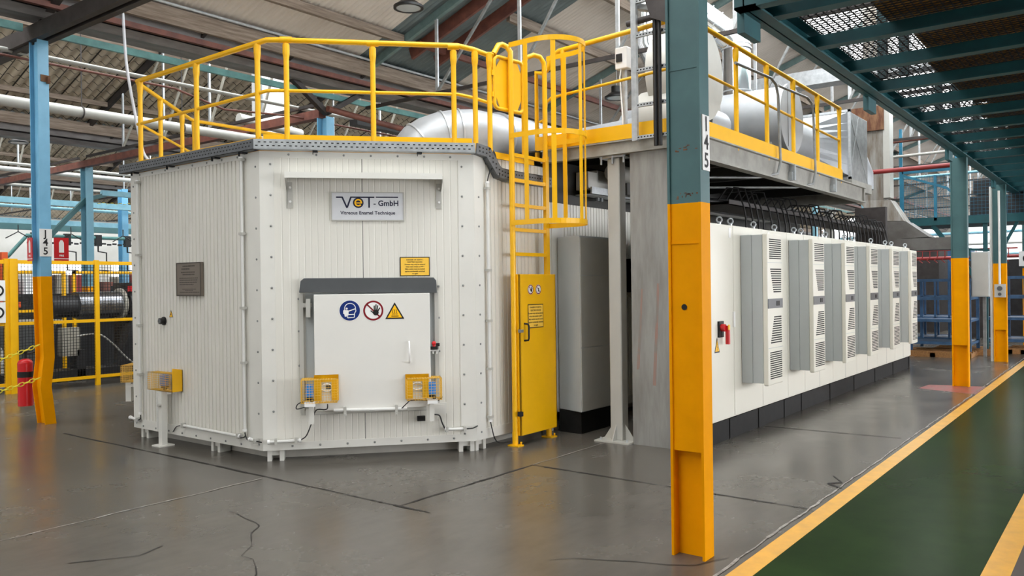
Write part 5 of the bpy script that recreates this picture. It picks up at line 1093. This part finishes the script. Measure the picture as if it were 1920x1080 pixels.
fp = fence_panel(3.9, 5.30, 14.03, 'yellow framed mesh fence panel at the left edge, with round signs')
for i, z in enumerate((1.62, 1.28)):
    obj('round_sign', MB().cyl((5.16, 13.99, z), (5.16, 13.985, z), .09, 20), INK, fp); obj('sign_board', MB().box(5.05, 5.27, 13.99, 14.0, z - .16, z + .16), SIGN_WHITE, fp)
    obj('sign_face', MB().cyl((5.16, 13.984, z), (5.16, 13.98, z), .06, 20), SIGN_WHITE, fp)
obj('gate_post', MB().box(5.33, 5.42, 13.97, 14.09, 0, 2.12), YELLOW, fp)
for x0, x1 in ((6.2, 7.4), (7.6, 9.4)):
    t = thing('safety_fence', '%s inner yellow fence frame standing behind the front fence' % ('left' if x0 < 7 else 'right'), 'safety fence', (x0, 17, 0), 'inner yellow fence frames')
    obj('frame', MB().box(x0, x0 + .06, 16.9, 16.96, 0, 2.0).box(x1, x1 + .06, 16.9, 16.96, 0, 2.0).box(x0, x1, 16.9, 16.96, 1.94, 2.0).box(x0, x1, 16.9, 16.96, 1.2, 1.25), YELLOW, t)
    m = MB(); wire_grid(m, x0, x1, 16.93, .1, 1.95, .07, .07); obj('wire_mesh', m, INK, t)
def chain(name, p0, p1, sag, r, link, m, label):
    p0, p1 = V(p0), V(p1); L = (p1 - p0).length; n = int(L / (link * .78)); mb = MB()
    P = [p0.lerp(p1, i / n) + V((0, 0, -sag * 4 * (i / n) * (1 - i / n))) for i in range(n + 1)]
    for i in range(n):
        c = (P[i] + P[i + 1]) / 2; d = (P[i + 1] - P[i]).normalized(); u = V((0, 0, 1)) if i % 2 else d.cross(V((0, 0, 1))).normalized()
        s = [c + d * (link / 2 * math.cos(t)) + u * (link * .27 * math.sin(t)) for t in [k * math.pi / 5 for k in range(10)]]
        mb.tube(s, r, 5, closed=True)
    return solo(name, mb, m, label, 'chain', 'yellow plastic barrier chains')
chain('barrier_chain', (4.32, 10.50, .96), (1.2, 10.55, .96), .31, .006, .075, CHAIN_YELLOW, 'upper yellow plastic chain hooked to the bent column foot')
chain('barrier_chain', (4.32, 10.50, .56), (1.2, 10.55, .56), .24, .006, .075, CHAIN_YELLOW, 'lower yellow plastic chain hooked to the bent column foot')
cp2 = thing('barrier_post', 'yellow stand holding the far ends of the plastic chains', 'post', (1.17, 10.55, 0))
obj('pole', MB().cyl((1.17, 10.55, .02), (1.17, 10.55, 1.05), .03, 12), YELLOW, cp2); obj('base', MB().cyl((1.17, 10.55, 0), (1.17, 10.55, .03), .17, 20), BLACK, cp2)
ex = thing('fire_extinguisher', 'red fire extinguisher hanging behind the bent yellow column foot', 'fire extinguisher', (4.3, 10.85, .2))
obj('cylinder', MB().cyl((4.30, 10.86, .20), (4.30, 10.86, .72), .085, 20).ball((4.30, 10.86, .72), .085, 16, (1, 1, .7)), RED, ex)
obj('valve', MB().cyl((4.30, 10.86, .76), (4.30, 10.86, .86), .02, 10).box(4.22, 4.32, 10.84, 10.88, .84, .87), BLACK, ex)
obj('label_band', MB().cyl((4.30, 10.86, .55), (4.30, 10.86, .62), .087, 20, caps=False), INK, ex)
obj('hose', MB().tube([(4.30, 10.8, .84), (4.42, 10.78, .86), (4.47, 10.78, .7), (4.44, 10.78, .45)], .012, 8), BLACK, ex)
# steel coil uncoiler behind the fence
uc = thing('coil_machine', 'coil feeding machine with a shiny steel coil behind the yellow fence', 'machine', (7, 15.5, 0))
obj('steel_coil', MB().cyl((6.95, 15.4, 1.34), (7.75, 15.4, 1.34), .245, 40), COIL_STEEL, uc)
obj('mandrel', MB().cyl((6.5, 15.4, 1.32), (6.95, 15.4, 1.32), .2, 30), MACHINE, uc)
obj('coil_flange', MB().cyl((7.75, 15.4, 1.34), (7.80, 15.4, 1.34), .3, 40), MACHINE_GREY, uc)
obj('drive_housing', MB().box(7.95, 8.7, 15.2, 16.0, .1, 1.75).cyl((7.85, 15.4, 1.3), (8.0, 15.4, 1.3), .33, 30), MACHINE, uc)
obj('warning_lamp', MB().box(7.82, 7.92, 15.1, 15.2, 1.58, 1.68), RED, uc)
obj('leg_frame', MB().prism([(7.9, 15.15, 1.1), (8.2, 15.15, 1.1), (8.5, 15.15, 0), (7.6, 15.15, 0)], (0, .3, 0)).box(6.8, 6.95, 15.0, 15.3, 0, .55).box(5.6, 8.4, 15.0, 15.5, .05, .2), MACHINE, uc)
obj('guide_arm', MB().bar((8.0, 15.0, .95), (8.35, 15.0, .45), .12, .08).bar((8.3, 15.0, .95), (8.0, 15.0, .55), .05, .05), DARK_STEEL, uc)
obj('table_top', MB().box(5.0, 6.6, 15.1, 15.9, 1.02, 1.10).box(5.0, 5.1, 15.1, 15.9, .0, 1.02), MACHINE_GREY, uc)
obj('curved_shield', MB().prism([(5.35, 14.9, 1.05), (6.4, 14.9, 1.05), (6.35, 14.9, .5), (5.95, 14.9, .25), (5.6, 14.9, .6)], (0, .05, 0)), DARK_GREY, uc)
obj('control_unit', MB().box(6.55, 6.85, 15.0, 15.2, .45, .95), MACHINE_GREY, uc)
obj('orange_beam', MB().box(5.3, 6.2, 15.8, 16, 1.32, 1.42).box(5.9, 6.0, 15.8, 16, 1.4, 2.3), mat('orange_paint', (206, 82, 30), .5), uc)
for x in (5.75, 5.95): obj('hydraulic_rod', MB().cyl((x, 15.5, 1.1), (x, 15.5, 1.35), .02), GALV, uc)
wire('hose', None, [(6.75, 14.9, .80), (7.1, 14.85, .82), (7.35, 14.8, .62), (7.6, 14.8, .35), (7.9, 14.8, .12)], .016, GREY_PAINT, 'pale curved hose in front of the coil machine', 'hose')
bm_ = thing('press_machine', 'big plain beige machine housing at the left edge above the fence', 'machine', (5, 18, 0))
obj('housing', MB().box(2.5, 6.45, 18.0, 20, 2.3, 3.22), MACHINE_GREY, bm_, .01); obj('top_edge', MB().box(2.5, 6.47, 17.98, 20, 3.22, 3.27), MACHINE_GREY, bm_)
obj('motor_hump', MB().prism([(5.0, 18.2, 3.27), (5.6, 18.2, 3.27), (5.45, 18.2, 3.7), (5.1, 18.2, 3.85), (4.5, 18.2, 3.85), (4.4, 18.2, 3.27)], (0, .6, 0)), GREY_PAINT, bm_)
obj('brown_block', MB().box(5.85, 6.2, 18.2, 18.5, 3.27, 3.45), BROWN_STEEL, bm_)
for x in (2.7, 6.2): obj('upright', MB().box(x, x + .2, 18.3, 18.6, 0, 2.3), MACHINE, bm_)
obj('lower_body', MB().box(2.6, 6.3, 18.6, 19.9, 0, 2.3), MACHINE, bm_)
dm = solo('machine', MB().box(7.2, 9.9, 17.4, 18.8, 0, 1.55).box(8.6, 9.6, 17.2, 17.4, 1.0, 1.7), MACHINE, 'dark machine body behind the inner yellow fence', 'machine')
random.seed(21)
for k in range(16):     # stacked goods on a far shelf seen above the fence
    x = 7.2 + k * .42; h = random.uniform(.35, .75)
    solo('stored_box', MB().box(x, x + .3, 23.5, 24, 1.5, 1.5 + h), (RED_PIPE, SIGN_WHITE, BROWN_STEEL, MACHINE_GREY)[k % 4], 'small %s box shelved far behind the fence, %s from the left' % (('red', 'white', 'brown', 'beige')[k % 4], ordinal(k + 1)), 'box', 'boxes shelved behind the fence')
sh = thing('shelf', 'long dark shelf of goods far behind the fence', 'shelf', (9, 23.8, 0))
obj('board', MB().box(6.5, 15, 23.4, 24.2, 1.44, 1.5).box(6.5, 15, 23.4, 24.2, .7, .76), DARK_STEEL, sh); obj('upright', MB().box(6.5, 6.6, 23.4, 24.2, 0, 1.5).box(14.9, 15, 23.4, 24.2, 0, 1.5), DARK_STEEL, sh)
pw = solo('partition_wall', MB().box(5, 24, 31, 31.1, 2.6, 4.1).box(5, 24, 31, 31.1, 0, 1.6), WALL_PALE, 'pale partition wall far behind the fence', 'wall')
# overhead conveyor with hooks
cv = thing('overhead_conveyor', 'teal overhead conveyor track with a dip and black chain behind the fence', 'conveyor', (9, 18, 3))
obj('track', MB().tube([(3, 20, 2.1), (6.6, 20, 2.15), (7.6, 20, 2.4), (8.0, 20, 2.88), (18, 20, 2.88)], .045, 8), TEAL, cv)
obj('inclined_track', MB().bar((7.95, 19, 2.70), (8.85, 19, 3.68), .10, .10).bar((8.85, 19, 3.68), (9.3, 19, 3.82), .09, .09), COL_TEAL, cv)
obj('upper_track', MB().box(9.2, 14, 18.95, 19.05, 3.80, 3.92), PALE_BLUE, cv)
cm = MB()
for i in range(70):
    x = 8 + i * .13; cm.box(x, x + .08, 19.97, 20.03, 2.70 + .02 * (i % 2), 2.74 + .02 * (i % 2))
obj('chain', cm, BLACK, cv, kind='stuff')
cm = MB()
for i in range(40): x = 9.1 + i * .1; cm.box(x, x + .06, 18.95, 18.99, 3.60 + .02 * (i % 2) + i * .004, 3.61 + .02 * (i % 2) + i * .004)
obj('pale_chain', cm, CHAIN_YELLOW, cv, kind='stuff')
hk = None
for i in range(9):
    x = 8.15 + i * .72
    if hk is None:
        hk = thing('carrier_hook', 'black S-shaped carrier hook on the overhead conveyor, leftmost of the row', 'hook', (x, 20, 2.0), 'carrier hooks on the conveyor')
        obj('trolley', MB().box(x - .07, x + .07, 19.95, 20.05, 2.68, 2.95), BLACK, hk)
        obj('hook', MB().tube([(x, 20, 2.7), (x, 20, 2.55), (x + .2, 20, 2.52), (x + .2, 20, 2.3), (x, 20, 2.28), (x, 20, 2.1), (x + .24, 20, 2.08)], .018, 6), BLACK, hk)
        h0 = x
    else: clone(hk, (x - h0, 0, 0), 'black S-shaped carrier hook on the overhead conveyor, %s from the left' % NTH[i])
for i, x in enumerate((7.5, 8.6, 9.8)):
    solo('wire_hanger', MB().tube([(x, 19.2, 3.05), (x, 19.2, 2.9), (x - .25, 19.2, 2.75)], .012, 5).tube([(x, 19.2, 2.9), (x + .28, 19.2, 2.74)], .012, 5), BLACK, 'thin black wire hanger under the far blue beams, %s one' % ('left', 'middle', 'right')[i], 'hanger', 'wire hangers')
wp = solo('wall_panel', MB().box(10.0, 10.7, 14.0, 14.3, 4.75, 6.6), mat('bright_white_cladding', (236, 238, 238), .6), 'bright white vertical cladding panel behind the railing near the roof', 'panel')
tube_thing('roof_pipe', [(8.8, 13, 4.72), (10.2, 13, 4.62)], .09, GREY_PAINT, 'short thick grey pipe crossing the white cladding')

# ================================================================ LAMPS
def high_bay(loc, label, tilt=0):
    x, y, z = loc
    t = thing('high_bay_lamp', label, 'lamp', loc, 'round high bay lamps')
    obj('reflector', MB().cyl((x, y, z + .06), (x, y, z), .12, 28, r2=.20, caps=False).cyl((x, y, z), (x, y, z - .03), .205, 28, caps=False), BLACK, t)
    r = MB(); n = 28
    vs = [(x + q * math.cos(2 * math.pi * i / n), y + q * math.sin(2 * math.pi * i / n), z - .03) for q in (.165, .205) for i in range(n)]
    r.add(vs, [(i, (i + 1) % n, n + (i + 1) % n, n + i) for i in range(n)]); obj('rim', r, BLACK, t)
    obj('lens', MB().cyl((x, y, z - .025), (x, y, z - .01), .17, 28), LAMP_GLASS, t)
    obj('heat_sink', MB().cyl((x, y, z + .06), (x, y, z + .17), .09, 20), BLACK, t)
    obj('suspension_chain', MB().tube([(x, y, z + .17), (x, y, z + .62)], .006, 5), GALV, t)
    return t
high_bay((8.0, 7.86, 5.42), 'round high bay lamp seen from below at the top of the photo')
high_bay((12.1, 7.0, 4.78), 'round high bay lamp behind the white switch box')
high_bay((7.85, 20.0, 4.98), 'round high bay lamp beyond the blue column at left')
high_bay((16.5, 24.0, 4.4), 'round high bay lamp far in the left bays')

# ================================================================ RIGHT BACKGROUND
wk = thing('walkway_platform', 'blue and teal raised walkway with cage crossing the hall at the far end', 'platform', (20, 2, 2.8))
obj('deck_beam', MB().box(19.9, 21.4, -1.5, 4.25, 2.80, 2.97), DECK_TEAL, wk)
obj('cage_frame', MB().box(19.9, 19.96, 4.17, 4.25, 2.85, 4.05).box(19.9, 19.96, 3.05, 3.1, 2.9, 3.8).box(19.9, 19.96, 3.05, 4.2, 3.98, 4.04).box(19.9, 19.96, 3.5, 3.56, 2.9, 3.9).bar((19.93, 4.2, 3.95), (19.93, 3.3, 3.6), .05, .05).bar((19.93, 3.3, 3.6), (19.93, 3.05, 3.35), .05, .05), CAGE_BLUE, wk)
m = MB()
for i in range(22): m.box(19.92, 19.925, 3.05 + i * .053, 3.056 + i * .053, 2.95, 3.9)
for i in range(18): m.box(19.92, 19.925, 3.05, 4.2, 2.95 + i * .053, 2.956 + i * .053)
obj('cage_mesh', m, CAGE_BLUE, wk)
for lm in (MB().bar((20, 3.6, 2.8), (20, 2.75, 1.6), .09, .09), MB().bar((20, 3.1, 2.8), (20, 2.6, 1.3), .05, .05), MB().bar((20, 3.5, 2.3), (20, 2.3, 2.2), .05, .05), MB().bar((20, 2.6, 1.6), (20, 2.0, 2.8), .06, .06)): obj('leg_brace', lm, DECK_TEAL, wk)
for y in (2.55, -1.2): obj('leg', MB().box(19.95, 20.05, y, y + .08, 0, 2.8), DECK_TEAL, wk)
obj('tall_post', MB().box(19.95, 20.0, 4.2, 4.26, 2.9, 5.0), CAGE_BLUE, wk)
for k in range(6):
    y = 2.9 - k * .62
    t = thing('stored_crate', 'black mesh crate on the far raised walkway, %s from the left' % ('first' if k == 0 else NTH[k]), 'crate', (20.5, y, 2.97), 'crates on the far walkway')
    obj('crate_body', MB().box(20.2, 21, y - .52, y, 2.99, 3.4).box(20.3, 20.9, y - .46, y - .05, 3.45, 3.75), MACHINE, t)
    m = MB()
    for i in range(8): m.box(20.1, 20.106, y - .54 + i * .075, y - .536 + i * .075, 2.97, 3.85)
    for i in range(12): m.box(20.1, 20.106, y - .54, y, 2.99 + i * .075, 2.994 + i * .075)
    obj('crate_mesh', m, CAGE_BLUE, t)
def stillage(x, y0, y1, z1, label, depth=1.1):
    t = thing('stillage_rack', label, 'rack', (x, (y0 + y1) / 2, .1), 'blue steel stillages')
    for xx in (x, x + depth):
        for yy in (y0, y1): obj('leg', MB().box(xx, xx + .06, yy - .03, yy + .03, .12, z1), RACK_BLUE, t)
    for z in (.25, .72, 1.18, z1 - .06):
        obj('shelf_rail', MB().box(x, x + .05, y0, y1, z, z + .06).box(x + depth, x + depth + .05, y0, y1, z, z + .06).box(x, x + depth, y0 - .02, y0 + .02, z, z + .05).box(x, x + depth, y1 - .02, y1 + .02, z, z + .05), RACK_BLUE, t)
    n = int((y1 - y0) / .25)
    m = MB()
    for i in range(1, n): y = y0 + (y1 - y0) * i / n; m.box(x + depth, x + depth + .03, y - .02, y + .02, .3, z1)
    obj('back_bars', m, RACK_BLUE, t)
    obj('shelf_plate', MB().box(x + .02, x + depth, y0, y1, .74, .76).box(x + .02, x + depth, y0, y1, .28, .30), RACK_BLUE, t)
    return t
stillage(18.9, 2.75, 3.85, 1.62, 'blue steel stillage rack behind the end of the cabinet row')
stillage(20.3, 1.72, 2.62, 1.66, 'blue steel stillage rack seen between the two far columns')
stillage(20.3, 3.2, 4.6, 1.62, 'blue steel stillage rack, hindmost, on the left')
def pallet(x, y0, y1, label):
    t = thing('wooden_pallet', label, 'pallet', (x, y0, 0), 'wooden pallets')
    obj('deck_boards', MB().box(x, x + .12, y0, y1, .09, .115).box(x + .3, x + .42, y0, y1, .09, .115).box(x + .6, x + .72, y0, y1, .09, .115).box(x + .95, x + 1.07, y0, y1, .09, .115), PALLET_WOOD, t)
    obj('bearers', MB().box(x, x + 1.07, y0, y0 + .1, .0, .09).box(x, x + 1.07, (y0 + y1) / 2 - .05, (y0 + y1) / 2 + .05, 0, .09).box(x, x + 1.07, y1 - .1, y1, 0, .09).box(x, x + .05, y0, y1, 0, .09), PALLET_WOOD, t)
pallet(18.7, 2.7, 4.1, 'wooden pallet on the floor past the cabinet row'); pallet(19.6, 2.3, 3.6, 'wooden pallet behind the front one'); pallet(20.3, 1.65, 2.25, 'wooden pallet under the blue rack near the yellow line')
random.seed(8)
for k, x in enumerate(sorted(24 + random.uniform(0, 16) for _ in range(22))):
    y = random.uniform(-1.5, 7.5); h = random.uniform(1.0, 2.7)
    solo('distant_machine', MB().box(x, x + random.uniform(.6, 1.6), y, y + random.uniform(.4, 1.4), 0, h), (MACHINE, MACHINE, DARK_STEEL, RACK_BLUE, MACHINE_GREY)[k % 5], '%s machine far down the hall, %s in depth' % (('dark grey', 'dim grey', 'brown-black', 'blue', 'beige')[k % 5], ordinal(k + 1)), 'machine', 'distant machines')
for k in range(14):
    solo('hanging_hook', MB().tube([(24, 2.6 + k * .18, 2.38), (24, 2.6 + k * .18, 2.2), (24, 2.68 + k * .18, 2.12), (24, 2.6 + k * .18, 2.05)], .013, 6), RED_PIPE, 'small red hook on the rail beyond the cabinets, %s from the right' % ordinal(k + 1), 'hook', 'red hooks on the far rail')
solo('hook_rail', MB().box(23.97, 24.03, 2.4, 5.3, 2.36, 2.40), RED_PIPE, 'red rail carrying small hooks beyond the cabinets', 'rail')
for k, (x, y) in enumerate(((26, 6.5), (28, 4.3), (32, 8.0), (35, 5.5), (24.5, 7.5))):
    solo('background_post', MB().box(x, x + .12, y, y + .12, 0, 6), (PALE_BLUE, CAGE_BLUE)[k % 2], '%s post in the far depth right of the platform, %s away' % (('pale blue', 'deep blue')[k % 2], NTH[k]), 'post', 'distant pale blue posts')
